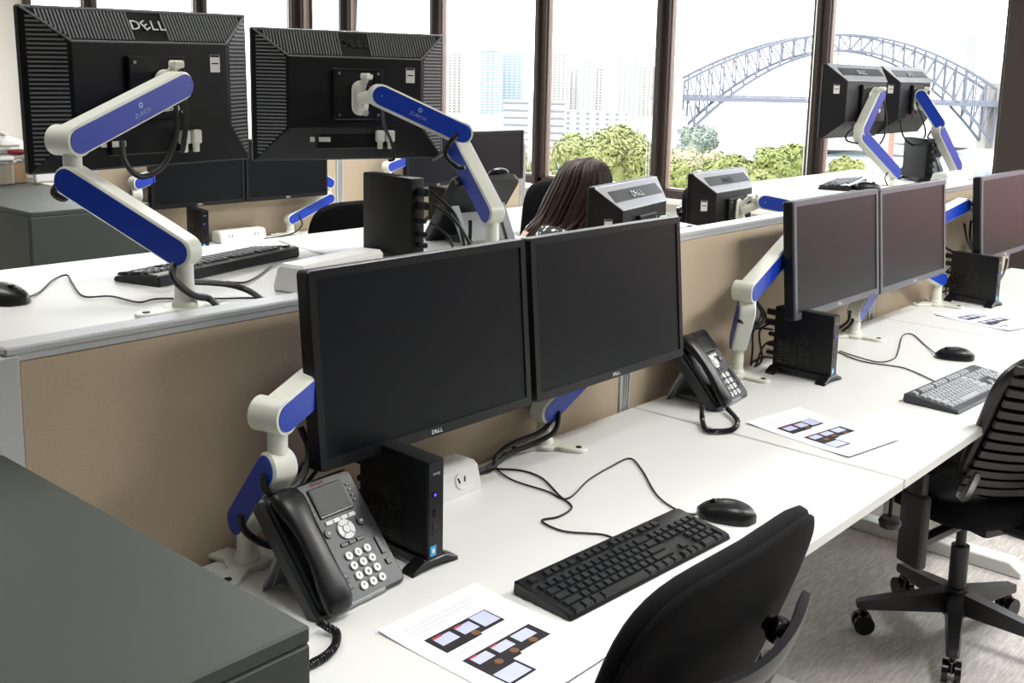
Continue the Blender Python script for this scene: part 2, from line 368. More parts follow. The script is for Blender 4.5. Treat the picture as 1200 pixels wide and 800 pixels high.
# small black wheel knob hanging from the near desk (height crank)
def partition(label, xc, y0, posts, ztop, zbot=0.35):
    r = thing('desk_partition', label, 'partition', (xc, y0, 0))
    ys = [0] + [p - y0 for p in posts]
    for i in range(len(ys) - 1):
        a, b = ys[i] + 0.022, ys[i + 1] - 0.022
        MB().box((0, (a + b) / 2, (ztop - 0.022 + zbot) / 2), (0.044, b - a, ztop - 0.022 - zbot), 0.003).build('fabric_panel', fabric, r)
        m = MB(); m.box((0, (a + b) / 2, ztop - 0.0065), (0.052, b - a + 0.04, 0.013), 0.003); rl = m.build('top_rail', alu, r)
        m = MB(); m.box((0, (a + b) / 2, ztop - 0.0175), (0.047, b - a + 0.04, 0.009), 0); m.build('rail_groove', alu, rl)
    for k, y in enumerate(ys):
        m = MB(); m.box((0, y, (ztop - 0.013) / 2), (0.054, 0.044, ztop - 0.013), 0.002); p = m.build('post', alu, r)
        m = MB()
        for q in (-0.010, 0.0, 0.010): m.box((0.0275, y + q, (ztop - 0.03) / 2), (0.003, 0.003, ztop - 0.05), 0)
        
        if 0 < k: m.build('post_groove', steel, p)
    return r
partition('beige fabric partition with aluminium rail between the two desk rows', -0.026, -1.545, [-0.022, 1.478, 2.978], 1.16)
partition('beige fabric partition behind the far row of desks by the windows', -3.015, 0.115, [1.475, 2.95], 1.16)
# ------------------------------------------------------------------ cabinets
def cabinet(label, x0, x1, y0, y1, z):
    r = thing('storage_cabinet', label, 'cabinet', ((x0 + x1) / 2, (y0 + y1) / 2, 0))
    w, d = x1 - x0, y1 - y0
    MB().box((0, 0, (z - 0.02) / 2 + 0.0), (w - 0.002, d - 0.002, z - 0.02), 0.002).build('body', cab_mat, r)
    MB().box((0, 0, z - 0.01), (w, d, 0.02), 0.003).build('top_panel', cab_mat, r)
    MB().box((w / 2 - 0.001, 0, (z - 0.024) / 2 + 0.002), (0.003, d - 0.004, z - 0.024), 0.001).build('side_panel', cab_mat, r)
    MB().box((0, -d / 2 + 0.001, (z - 0.024) / 2 + 0.002), (w - 0.03, 0.003, z - 0.024), 0.001).build('door', cab_mat, r)
    return r
cabinet('dark charcoal cabinet in the foreground corner at the end of the near row', -0.15, 0.712, -2.42, -1.552, 1.005)
p = px(178, 288, 'x', -2.474)
rc = cabinet('dark charcoal cabinet with jars on top at the end of the far row', -3.52, -2.48, -0.395, 0.085, 1.01)
for k in range(9):
    m = MB(); o_ = rc.location; q_ = p - o_ + Vector((0, (k % 3 - 1) * 0.014, (k // 3 - 1) * 0.014)); m.cyl(q_ - Vector((0.002, 0, 0)), q_ + Vector((0.001, 0, 0)), 0.0045, n=10); m.build('white_dot', white_p, rc)

# ================================================================== MONITORS
def monitor_front(label, c, yaw, tilt, w=0.54, h=0.337, sil=False, group=None, logo=True):
    """flat panel seen from the front; local -y is the viewer's side"""
    r = thing('monitor', label, 'monitor', c, (math.radians(-tilt), 0, math.radians(yaw)), group)
    bz = 0.015 if not sil else 0.016
    bezel = blackp2 if not sil else M('grey_bezel', (92, 95, 102), 0.38, 0.2, var=0.05)
    # bezel frame: outer and inner rounded rectangles
    po = rrect(w, h, 0.008, 4); pi_ = rrect(w - 2 * bz, h - 2 * bz - 0.004, 0.001, 4)
    pi_ = [(x, z + 0.002) for x, z in pi_]
    n = len(po); m = MB()
    vs = [(x, 0.006, z) for x, z in po] + [(x * 0.996, 0.0, z * 0.994) for x, z in po] + [(x, 0.0, z) for x, z in pi_] + [(x, 0.004, z) for x, z in pi_] + [(x, 0.030, z) for x, z in po]
    fs = []
    for a, b in ((0, 1), (1, 2), (2, 3)):
        for i in range(n):
            j = (i + 1) % n; fs.append((a * n + i, a * n + j, b * n + j, b * n + i))
    m.add(vs, fs); m.build('bezel', bezel, r)
    m = MB(); m.loft([[Vector((x, 0.030, z)) for x, z in po], [Vector((x, 0.006, z)) for x, z in po]], False); m.build('side_casing', blackp, r)
    MB().box((0, 0.0045, 0.002), (w - 2 * bz + 0.001, 0.004, h - 2 * bz - 0.003)).build('screen', screen_mat, r)
    m = MB(); q = lambda k, y: [Vector((x * k, y, z * k)) for x, z in rrect(w, h, 0.008, 4)]
    m.loft([q(1, 0.029), q(0.985, 0.036), q(0.62, 0.056), q(0.56, 0.060)]); m.build('back_shell', blackp, r)
    if logo: child(r, 'logo', LOGO_S, logo_w, (0, -0.0006, -h / 2 + bz * 0.62), (PI / 2, 0, 0))
    m = MB()
    for k in range(4): m.box((w / 2 - 0.03 - k * 0.014, -0.0004, -h / 2 + 0.005), (0.007, 0.001, 0.002))
    m.build('button_row', blackp, r)
    return r
G2 = 'paired monitors on the near desks'
TILT = 5
def nearmon(label, xc, yc, zc, sil=False, yaw=90, w=0.54):
    return monitor_front(label, (xc, yc, zc), yaw, TILT, w, 0.337, sil, G2)
nearmon('large dark monitor directly behind the foreground desk phone', 0.168, -0.862, 1.075, w=0.53)
nearmon('dark monitor whose left edge touches the big foreground monitor', 0.168, -0.312, 1.074)
nearmon('grey-framed monitor nearest the second desk phone, above the five-lead computer', 0.168, 0.81, 1.067, True, w=0.565)
nearmon('grey-framed monitor between its twin and the reddish cut-off monitor', 0.168, 1.39, 1.062, True, w=0.565)
nearmon('grey-framed monitor cut off by the picture edge, glowing reddish', 0.168, 2.335, 1.05, True, w=0.565)
G3 = 'monitors on the far desks facing the room'
for lab, yc, x_ in (('far dark monitor below the tall rear-facing screen and blue arm', 0.548, -2.85), ('far dark monitor next to the white partition post', 1.04, -2.85), ('far dark monitor half hidden behind the upright white arm', 2.07, -2.85), ('far dark monitor beside the bronze window mullion', 2.55, -2.85)):
    monitor_front(lab, (x_, yc, 1.075), 90, 0, 0.485, 0.30, False, G3)

def slope_pt(a, b, t): return a + (b - a) * t
VENT = None
def monitor_back(label, c, yaw, w=0.515, h=0.33, tilt=0, slats=True, silver=False, group=None, roll=0, logo_white=True):
    """older panel seen from behind: bevelled pyramid back with vent ribs; local +y is the back"""
    global VENT
    r = thing('monitor', label, 'monitor', c, (math.radians(-tilt), math.radians(roll), math.radians(yaw)), group)
    bm_ = back_plastic
    R0 = [(-w / 2, -h / 2), (w / 2, -h / 2), (w / 2, h / 2), (-w / 2, h / 2)]
    MB().box((0, 0.011, 0), (w, 0.022, h), 0.004).build('front_frame', blackp, r)
    MB().box((0, -0.0006, 0), (w - 0.03, 0.002, h - 0.03)).build('screen', screen_mat, r)
    ix, it, ib, dep = 0.082 if slats else 0.066, 0.068, 0.085, 0.062 if slats else 0.085
    if not slats: ib = 0.07
    A = [Vector((-w / 2 + 0.004, 0.022, -h / 2 + 0.004)), Vector((w / 2 - 0.004, 0.022, -h / 2 + 0.004)), Vector((w / 2 - 0.004, 0.022, h / 2 - 0.004)), Vector((-w / 2 + 0.004, 0.022, h / 2 - 0.004))]
    B = [Vector((-w / 2 + ix, dep, -h / 2 + ib)), Vector((w / 2 - ix, dep, -h / 2 + ib)), Vector((w / 2 - ix, dep, h / 2 - it)), Vector((-w / 2 + ix, dep, h / 2 - it))]
    m = MB(); m.loft([A, B]); m.build('back_shell', bm_, r, angle=10)
    # ridge strips along the pyramid edges
    m = MB()
    for i in (2, 3): m.cyl(A[i], B[i], 0.0025, n=8)
    m.cyl(B[2], B[3], 0.0022, n=8); m.cyl(A[2], A[3], 0.003, n=8)
    m.build('edge_ridge', lit_rib_mat if slats else window_sheen_plastic, r)
    if slats:
        if VENT is None:
            VENT = MB().box((0, 0, 0), (1, 0.0028, 0.0042)).mesh('vent_rib'); VENT.materials.append(lit_rib_mat)
        def rib(p, q, nrm, thick=1.0):
            d = (q - p); L = d.length; d.normalize(); y = nrm; z = d.cross(y)
            o = child(r, 'vent_rib', VENT, lit_rib_mat); o.matrix_local = frame((p + q) / 2 + nrm * 0.001, d * L, y * 1, z * thick)
        for sx in (-1, 1):     # side slopes: horizontal ribs
            ia, ib_, ic, id_ = (0, 3, 3, 0) if sx < 0 else (1, 2, 2, 1)
            nrm = (B[ib_] - A[ib_]).cross(A[ia] - A[ib_]).normalized()
            if nrm.y < 0: nrm = -nrm
            N = 34
            for k in range(N):
                z = -h / 2 + 0.022 + (h - 0.044) * k / (N - 1)
                # outer end on the A edge, inner end on the B edge or on a ridge
                t = 1.0
                zt, zb = h / 2 - 0.004, -h / 2 + 0.004
                if z > B[2].z: t = (zt - z) / (zt - B[2].z)
                elif z < B[0].z: t = (z - zb) / (B[0].z - zb)
                t = t * 0.9
                if t < 0.12: continue
                xo, xi = sx * (w / 2 - 0.004), sx * (w / 2 - ix)
                P0 = Vector((xo + (xi - xo) * 0.08, 0.022 + (dep - 0.022) * 0.08, z)); P1 = Vector((xo + (xi - xo) * t, 0.022 + (dep - 0.022) * t, z))
                rib(P0, P1, nrm)
        nrm = (B[3] - A[3]).cross(A[2] - A[3]).normalized()
        if nrm.y < 0: nrm = -nrm
        N = 62
        for k in range(N):     # top slope: upright ribs
            x = -w / 2 + 0.03 + (w - 0.06) * k / (N - 1)
            t = 0.93; e = w / 2 - abs(x)
            if e < ix: t = 0.9 * e / ix
            if t < 0.15 or abs(x) < 0.036: continue
            zt = h / 2 - 0.004
            P0 = Vector((x, 0.022 + (dep - 0.022) * 0.06, zt - (it - 0.004) * 0.06)); P1 = Vector((x, 0.022 + (dep - 0.022) * t, zt - (it - 0.004) * t))
            rib(P0, P1, nrm, 0.75)
    # top slope lettering
    nrm = (B[3] - A[3]).cross(A[2] - A[3]).normalized()
    if nrm.y < 0: nrm = -nrm
    mid = (A[2] + A[3] + B[2] + B[3]) / 4; xdir = Vector((-1, 0, 0)); zdir = nrm; ydir = zdir.cross(xdir)
    if not slats:
        q = [A[3], A[2], B[2], B[3]]; m = MB(); m.loft([[v + nrm * 0.0004 for v in q], [v + nrm * 0.0022 for v in q]]); m.build('top_sheen_cover', window_sheen_plastic, r)  # pale slab paints the sky reflection on the top slope
        m = MB(); m.box((0, 0.004, 0.0026), (w * 0.76, 0.04, 0.0016), 0, T=frame(mid + nrm * 0.0, xdir, ydir, zdir)); m.build('logo_band', blackp2, r)
    o = child(r, 'logo', LOGO_L.copy(), None); o.data.materials.clear(); o.data.materials.append(logo_w if logo_white else logo_d)
    o.matrix_local = frame(mid + nrm * 0.0042, xdir * 0.95, ydir * 0.95, zdir)
    # mount recess plate, labels, connector bay
    m = MB(); m.box((0, dep + 0.006, 0.005), (0.13, 0.014, 0.13), 0.003); pl = m.build('mount_plate', blackp2, r)
    m = MB()
    for sx in (-1, 1):
        for sz in (-1, 1): m.cyl((sx * 0.052, dep + 0.012, 0.005 + sz * 0.052), (sx * 0.052, dep + 0.0155, 0.005 + sz * 0.052), 0.004, n=10)
    m.build('screw', steel, pl)
    if slats: Ts = frame((-w / 2 + ix + 0.03, dep, 0.055), (-1, 0, 0), (0, 0, 1), (0, 1, 0))
    else:
        n_ = (A[2] - A[1]).cross(B[1] - A[1]).normalized()
        if n_.y < 0: n_ = -n_
        Ts = frame((A[1] + A[2] + B[1] + B[2]) / 4 + Vector((0, 0, 0.05)), Vector((0, 0, 1)).cross(n_), (0, 0, 1), n_)
    m = MB(); m.box((0, 0, 0.0006), (0.024, 0.038, 0.0012), T=Ts); st = m.build('sticker', sticker, r)
    m = MB(); m.box((0, 0.016, 0.0013), (0.022, 0.005, 0.0006), T=Ts); m.box((0, 0, 0.0013), (0.017, 0.003, 0.0006), T=Ts); m.build('sticker_print', ink, st)
    if slats:
        m = MB(); m.box((0.0, dep - 0.018, -h / 2 + ib - 0.03), (0.2, 0.02, 0.05), 0.003); m.build('connector_bay', blackp, r)
        m = MB(); m.box((0.085, dep - 0.006, -h / 2 + ib - 0.03), (0.03, 0.002, 0.012)); m.box((0.115, dep - 0.012, -h / 2 + ib - 0.03), (0.012, 0.002, 0.012)); m.build('rating_label', sticker, r)
        for k, xk in enumerate((-0.06, -0.088)):
            m = MB(); m.box((xk, dep + 0.004, -h / 2 + ib - 0.022), (0.022, 0.018, 0.03), 0.003); m.box((xk, dep + 0.004, -h / 2 + ib - 0.045), (0.012, 0.012, 0.02), 0.002); m.build('plug', cream, r)
    return r
monitor_back('black ribbed monitor back over the long blue arm by the dark cabinet', (-0.624, -0.972, 1.513), 270.6, roll=1.0)
monitor_back('black ribbed monitor back on the arm whose blue side slopes down to the window', (-0.682, -0.354, 1.498), 249.8, logo_white=False)
monitor_back('monitor back with window-lit top edge beside the seated woman', (-0.385, 0.45, 1.09), 282, 0.46, 0.325, 0, False)
monitor_back('monitor back standing alone past the seated woman, in front of an empty chair', (-0.55, 1.26, 1.068), 275, 0.43, 0.33, 0, False, logo_white=False)
monitor_back('small grey monitor back in front of the bridge, next to the window mullion', (-0.47, 2.17, 1.485), 268, 0.49, 0.305, 0, False)
monitor_back('small grey monitor back in front of the bridge, over the black computer', (-0.47, 2.685, 1.488), 272, 0.52, 0.30, 0, False)

# ================================================================== MONITOR ARMS
def segment(root, name, p0, p1, w=0.056, t=0.044, logo=False, sides=(-1, 1)):
    """flat arm of capsule outline from p0 to p1 (world, relative to the root)"""
    p0 = Vector(p0); p1 = Vector(p1); d = p1 - p0; L = d.length; d.normalize()
    s = d.cross(Vector((0, 0, 1)))
    s = s.normalized() if s.length > 1e-4 else Vector((1, 0, 0))
    n = s.cross(d).normalized()      # up-ish
    T = frame(p0, d, n, d.cross(n))  # local z = d x n
    m = MB(); m.prism(capsule(L, w / 2), -t / 2, t / 2, T, 0.004); arm = m.build(name, cream, root)
    for q in sides:
        m = MB(); z0, z1 = (t / 2 - 0.001, t / 2 + 0.0016) if q > 0 else (-t / 2 - 0.0016, -t / 2 + 0.001)
        m.prism(capsule(L, w / 2 - 0.005), z0, z1, T); m.build('blue_insert', blue, arm)
        if logo:
            zz = t / 2 + 0.0018
            Tl = T @ trans(L * 0.55, 0, zz if q > 0 else -zz)
            if q < 0: Tl = Tl @ Matrix.Rotation(PI, 4, 'X')
            if (Tl.to_3x3() @ Vector((0, 1, 0))).z < 0: Tl = Tl @ Matrix.Rotation(PI, 4, 'Z')
            lm = M('arm_logo', (150, 176, 226), 0.5, var=0.03)
            m = MB(); vs, fs = text_mesh('ZURICH', 0.0125); m.add([v + Vector((0, -0.008, 0)) for v in vs], fs, Tl)
            m.cyl((0, 0.008, 0), (0, 0.008, 0.0006), 0.006, n=14, T=Tl); lg = m.build('logo', lm, arm)
            m = MB(); m.cyl((0, 0.008, 0.0005), (0, 0.008, 0.0009), 0.0025, n=10, T=Tl); m.build('emblem_core', blue, arm)
    return arm
def monitor_arm(label, base, zt, elbow, zup, head, vesa, vyaw, sides=(-1, 1), logo=False, base_rot=0.0, cables=(), group='white and blue monitor arms', r=0.0175, drum=False):
    b = Vector(base); root = thing('monitor_mount', label, 'monitor mount', b, 0, group)
    L_ = lambda p: Vector(p) - b
    # base plate with three rounded lugs
    m = MB(); Rz = Matrix.Rotation(base_rot, 4, 'Z')
    for a, l in ((0, 0.085), (2.2, 0.08), (-2.2, 0.08)):
        m.prism(capsule(l, 0.02, 6), 0.0, 0.009, Rz @ Matrix.Rotation(a, 4, 'Z'), 0.002)
    m.prism(rrect(0.075, 0.075, 0.03), 0.0, 0.0095, Rz, 0.002); bp_ = m.build('base_plate', cream, root)
    m = MB()
    for a, l in ((0, 0.085), (2.2, 0.08), (-2.2, 0.08)):
        c = Rz @ Matrix.Rotation(a, 4, 'Z') @ Vector((l, 0, 0)); m.cyl((c.x, c.y, 0.0085), (c.x, c.y, 0.0105), 0.007, n=12)
    m.build('fixing_hole', blackp, bp_)
    m = MB(); m.lathe([(r + 0.006, 0.008), (r + 0.004, 0.018), (r, 0.022), (r, (zt - b.z) * 0.55), (r * 0.97, (zt - b.z) * 0.56), (r * 0.97, zt - b.z)]); m.build('post', cream, root)
    p0 = Vector((b.x, b.y, zt + 0.012)); e = Vector(elbow)
    segment(root, 'lower_arm', L_(p0), L_(e), sides=sides)
    e2 = Vector((e.x, e.y, zup))
    m = MB(); m.cyl(L_(e), L_(e2), 0.0165, n=18); m.build('elbow_post', cream, root)
    h = Vector(head); d = (h - e2)
    # knuckle drum across the arm at the elbow
    s = d.cross(Vector((0, 0, 1))).normalized()
    m = MB(); m.cyl(L_(e2) - s * (0.036 if drum else 0.0215), L_(e2) + s * 0.0215, 0.0285, n=22); m.build('elbow_knuckle', cream, root)
    segment(root, 'upper_arm', L_(e2), L_(h), sides=sides, logo=logo)
    # head: yoke, handles, oblong plate
    v = Vector(vesa); n = Vector((math.cos(vyaw), math.sin(vyaw), 0)); side = Vector((-n.y, n.x, 0))
    m = MB(); m.cyl(L_(h), L_(v) + n * 0.022, 0.016, n=14); m.sphere(L_(h), 0.024, 14, 8); m.build('head_joint', cream, root)
    T = frame(L_(v), side, Vector((0, 0, 1)), side.cross(Vector((0, 0, 1))))
    m = MB(); m.prism([(y, -x) for x, y in [(p[0] - 0.022, p[1]) for p in capsule(0.044, 0.022, 8)]], 0.004, 0.012, T @ Matrix.Identity(4), 0.002); m.build('quick_release_plate', cream, root)
    m = MB(); m.tube([L_(v) + n * 0.02 + Vector((0, 0, 0.0)) , L_(v) + n * 0.03 + Vector((0, 0, 0.035)), L_(v) + n * 0.055 + Vector((0, 0, 0.052))], 0.009, 8, 5)
    m.tube([L_(v) + n * 0.02, L_(v) + n * 0.03 - Vector((0, 0, 0.03)), L_(v) + n * 0.05 - Vector((0, 0, 0.036))], 0.008, 8, 5)
    m.box(L_(v) + n * 0.055 + Vector((0, 0, 0.055)), (0.026, 0.026, 0.016), 0.004); m.build('tilt_yoke', cream, root)
    m = MB(); m.tube([L_(v) + n * 0.036 + side * 0.008 + Vector((0, 0, 0.02)), L_(v) + n * 0.046 + side * 0.012 + Vector((0, 0, 0.045)), L_(v) + n * 0.064 + side * 0.008 + Vector((0, 0, 0.062))], 0.004, 6, 5); m.build('tilt_grip', blackp2, root)
    for c in cables:
        m = MB(); m.tube([L_(p) for p in c[1:]], c[0], 7, 6); m.build('cable', cable_m, root)
    return root
P_ = px
# desk A arms
monitor_arm('monitor arm with long royal blue lower bar on the raised foreground desk', (-0.178, -1.149, ZA), 1.225, (-0.385, -1.243, 1.352), 1.425, P_(207, 100, 'x', -0.47), (-0.548, -0.962, 1.512), 0.0, logo=True, drum=True, base_rot=2.6,
    cables=[(0.0065, P_(205, 305, 'x', -0.18), P_(203, 325, 'x', -0.16), P_(225, 345, 'x', -0.15), P_(245, 350, 'x', -0.16), P_(257, 362, 'z', ZA + 0.006)),
            (0.0065, P_(85, 222, 'x', -0.42), P_(75, 233, 'x', -0.43), P_(63, 226, 'x', -0.44), P_(70, 214, 'x', -0.44), P_(84, 208, 'x', -0.43)),
            (0.006, P_(222, 330, 'x', -0.2), P_(265, 333, 'x', -0.22), P_(290, 340, 'x', -0.2), P_(308, 352, 'z', ZA + 0.006)),
            (0.006, P_(215, 112, 'x', -0.5), P_(218, 140, 'x', -0.52), P_(215, 170, 'x', -0.54), P_(213, 178, 'x', -0.55)),
            (0.006, P_(205, 120, 'x', -0.5), P_(206, 160, 'x', -0.5), P_(190, 195, 'x', -0.5), P_(165, 207, 'x', -0.5), P_(147, 190, 'x', -0.5), P_(143, 165, 'x', -0.52))])
monitor_arm('monitor arm with upright white lower bar beside the dark desk phone', (-0.25, -0.262, ZA), 1.215, (-0.405, -0.222, 1.372), 1.412, P_(445, 112, 'x', -0.50), (-0.605, -0.385, 1.494), math.radians(-20), logo=True,
    cables=[(0.006, P_(532, 160, 'x', -0.27), P_(522, 180, 'x', -0.3), P_(535, 195, 'x', -0.28), P_(545, 196, 'x', -0.26)),
            (0.005, P_(536, 158, 'x', -0.26), P_(520, 178, 'x', -0.4), P_(508, 187, 'x', -0.58)),
            (0.004, P_(448, 118, 'x', -0.5), P_(450, 145, 'x', -0.55), P_(458, 165, 'x', -0.57), P_(462, 185, 'x', -0.57), P_(455, 188, 'x', -0.58)),
            (0.005, P_(551, 258, 'x', -0.3), P_(551, 275, 'x', -0.3), P_(549, 290, 'x', -0.3))])
# near row
monitor_arm('monitor arm behind the foreground phone, clamped at the partition foot', (0.058, -1.188, ZD), 0.80, (0.165, -1.199, 0.935), 1.02, (0.085, -0.92, 1.10), (0.118, -0.87, 1.075), PI, base_rot=1.2, drum=True,
    cables=[(0.006, P_(352, 500, 'x', 0.12), P_(362, 530, 'x', 0.14), P_(350, 565, 'x', 0.16), P_(325, 578, 'x', 0.17), P_(310, 572, 'x', 0.17), P_(309, 555, 'x', 0.16)),
            (0.006, P_(282, 604, 'x', 0.10), P_(286, 620, 'x', 0.10), P_(300, 632, 'x', 0.1), P_(318, 640, 'z', ZD + 0.03)),
            (0.006, P_(340, 553, 'x', 0.14), P_(352, 550, 'x', 0.13), P_(362, 540, 'x', 0.12), P_(372, 540, 'x', 0.1))])
monitor_arm('monitor arm standing beside the white socket box, blue bar under the second dark monitor', (0.036, -0.384, ZD), 0.80, (0.040, -0.17, 0.92), 0.99, (0.08, -0.30, 1.11), (0.118, -0.318, 1.075), PI, base_rot=0.35,
    cables=[(0.006, P_(655, 482, 'x', 0.06), P_(650, 505, 'x', 0.07), P_(625, 520, 'x', 0.05), P_(600, 530, 'x', 0.04), P_(578, 545, 'z', ZD + 0.01), P_(555, 556, 'z', ZD + 0.008)),
            (0.006, P_(650, 485, 'x', 0.05), P_(635, 505, 'x', 0.06), P_(600, 520, 'x', 0.05), P_(582, 535, 'x', 0.05), P_(578, 548, 'z', ZD + 0.01), P_(552, 553, 'z', ZD + 0.008))])
monitor_arm('monitor arm rising behind the second desk phone to the grey-framed monitor', (0.05, 0.45, ZD), 0.82, (0.125, 0.352, 0.95), 1.0, (0.075, 0.72, 1.115), (0.118, 0.80, 1.065), PI, drum=True,
    cables=[(0.005, P_(885, 352, 'x', 0.1), P_(897, 370, 'x', 0.1), P_(886, 382, 'x', 0.1), P_(866, 376, 'x', 0.12)),
            (0.005, P_(880, 350, 'x', 0.1), P_(893, 365, 'x', 0.1), P_(888, 378, 'x', 0.1), P_(880, 375, 'x', 0.11)),
            (0.005, P_(921, 305, 'x', 0.08), P_(926, 325, 'x', 0.08), P_(932, 345, 'x', 0.09))])
monitor_arm('monitor arm with blue bar below the edge where two grey-framed monitors meet', (0.082, 1.157, ZD), 0.80, (0.05, 1.40, 0.90), 0.98, (0.08, 1.34, 1.10), (0.118, 1.38, 1.06), PI,
    cables=[(0.005, P_(1001, 364, 'x', 0.08), P_(998, 378, 'x', 0.08), P_(987, 388, 'z', ZD + 0.02)), (0.005, P_(996, 364, 'x', 0.08), P_(994, 376, 'x', 0.08), P_(984, 384, 'z', ZD + 0.02))])
monitor_arm('monitor arm next to the small black computer, reaching up to the reddish monitor', (0.082, 1.885, ZD), 0.82, (0.05, 1.72, 0.90), 1.04, (0.08, 2.08, 1.10), (0.118, 2.22, 1.05), PI,
    cables=[(0.005, P_(1130, 262, 'x', 0.08), P_(1133, 280, 'x', 0.08), P_(1140, 295, 'x', 0.08)), (0.005, P_(1138, 258, 'x', 0.08), P_(1137, 280, 'x', 0.08), P_(1146, 300, 'x', 0.08)),
            (0.005, P_(1108, 290, 'x', 0.08), P_(1120, 300, 'x', 0.08), P_(1118, 325, 'x', 0.08), P_(1106, 335, 'x', 0.08))])
monitor_arm('monitor arm with blue bar underneath the reddish monitor at the picture edge', (0.06, 2.35, ZD), 0.83, (0.06, 2.66, 0.93), 0.99, (0.08, 2.5, 1.10), (0.118, 2.36, 1.05), PI,
    cables=[(0.005, P_(1180, 303, 'x', 0.08), P_(1176, 320, 'x', 0.08), P_(1168, 333, 'z', ZD + 0.01))])
# desk C arms
monitor_arm('monitor arm on the raised window desk beside the keyboard', (-0.308, 2.323, ZA), 1.175, (-0.352, 2.064, 1.345), 1.372, P_(1029, 110, 'x', -0.35), (-0.375, 2.17, 1.485), 0, r=0.016,
    cables=[(0.004, P_(1035, 115, 'x', -0.36), P_(1039, 140, 'x', -0.36), P_(1036, 160, 'x', -0.36), P_(1030, 170, 'x', -0.38)), (0.004, P_(1005, 168, 'x', -0.36), P_(993, 165, 'x', -0.38), P_(992, 158, 'x', -0.4), P_(1002, 148, 'x', -0.4)),
            (0.003, P_(1042, 200, 'x', -0.31), P_(1037, 208, 'x', -0.31), P_(1040, 217, 'x', -0.31))])
monitor_arm('monitor arm on the raised window desk over the black computer', (-0.257, 2.915, ZA), 1.175, (-0.272, 2.70, 1.358), 1.39, P_(1079, 112, 'x', -0.35), (-0.375, 2.66, 1.488), 0, r=0.016,
    cables=[(0.004, P_(1074, 120, 'x', -0.36), P_(1084, 150, 'x', -0.36), P_(1082, 163, 'x', -0.36), P_(1070, 170, 'x', -0.36), P_(1058, 158, 'x', -0.38), P_(1056, 135, 'x', -0.4)),
            (0.004, P_(1101, 142, 'x', -0.3), P_(1090, 155, 'x', -0.3), P_(1088, 162, 'x', -0.3), P_(1100, 164, 'x', -0.28))])
# desk B arms (heads show above the partition)
monitor_arm('monitor arm head behind the woman\'s silver-topped monitor', (-0.20, 0.56, ZD), 0.82, (-0.20, 0.80, 0.98), 1.05, (-0.235, 0.58, 1.10), (-0.315, 0.50, 1.09), math.radians(13))
monitor_arm('monitor arm head with bright blue end poking above the middle partition', (-0.20, 1.30, ZD), 0.82, (-0.13, 1.46, 1.00), 1.085, (-0.36, 1.30, 1.13), (-0.455, 1.27, 1.09), math.radians(5))
# far row arms
for lab, by, ey, sgn in (('far monitor arm beside the upright end of the dark cabinet', 0.26, 0.24, 1), ('far monitor arm with sloping blue bar below the far monitor', 1.10, 1.34, 1), ('far monitor arm by the white partition post', 1.78, 1.70, 1), ('far monitor arm with blue bar beside the bronze mullion', 2.40, 2.66, 1)):
    zlow = 0.95 if ey < by else 0.80
    monitor_arm(lab, (-2.92, by, ZD), zlow, (-2.92 if ey > by else -2.86, ey, 0.90 if ey > by else 1.0), 0.98 if ey > by else 1.05, (-2.91, by + 0.25 if ey < by else by - 0.02, 1.12), (-2.895, by + 0.27 if ey < by else by, 1.08), PI,
        cables=[(0.004, (-2.90, by + 0.03, 0.84), (-2.89, by + 0.05, 0.78), (-2.88, by - 0.03, ZD + 0.01), (-2.86, by - 0.2, ZD + 0.006))])

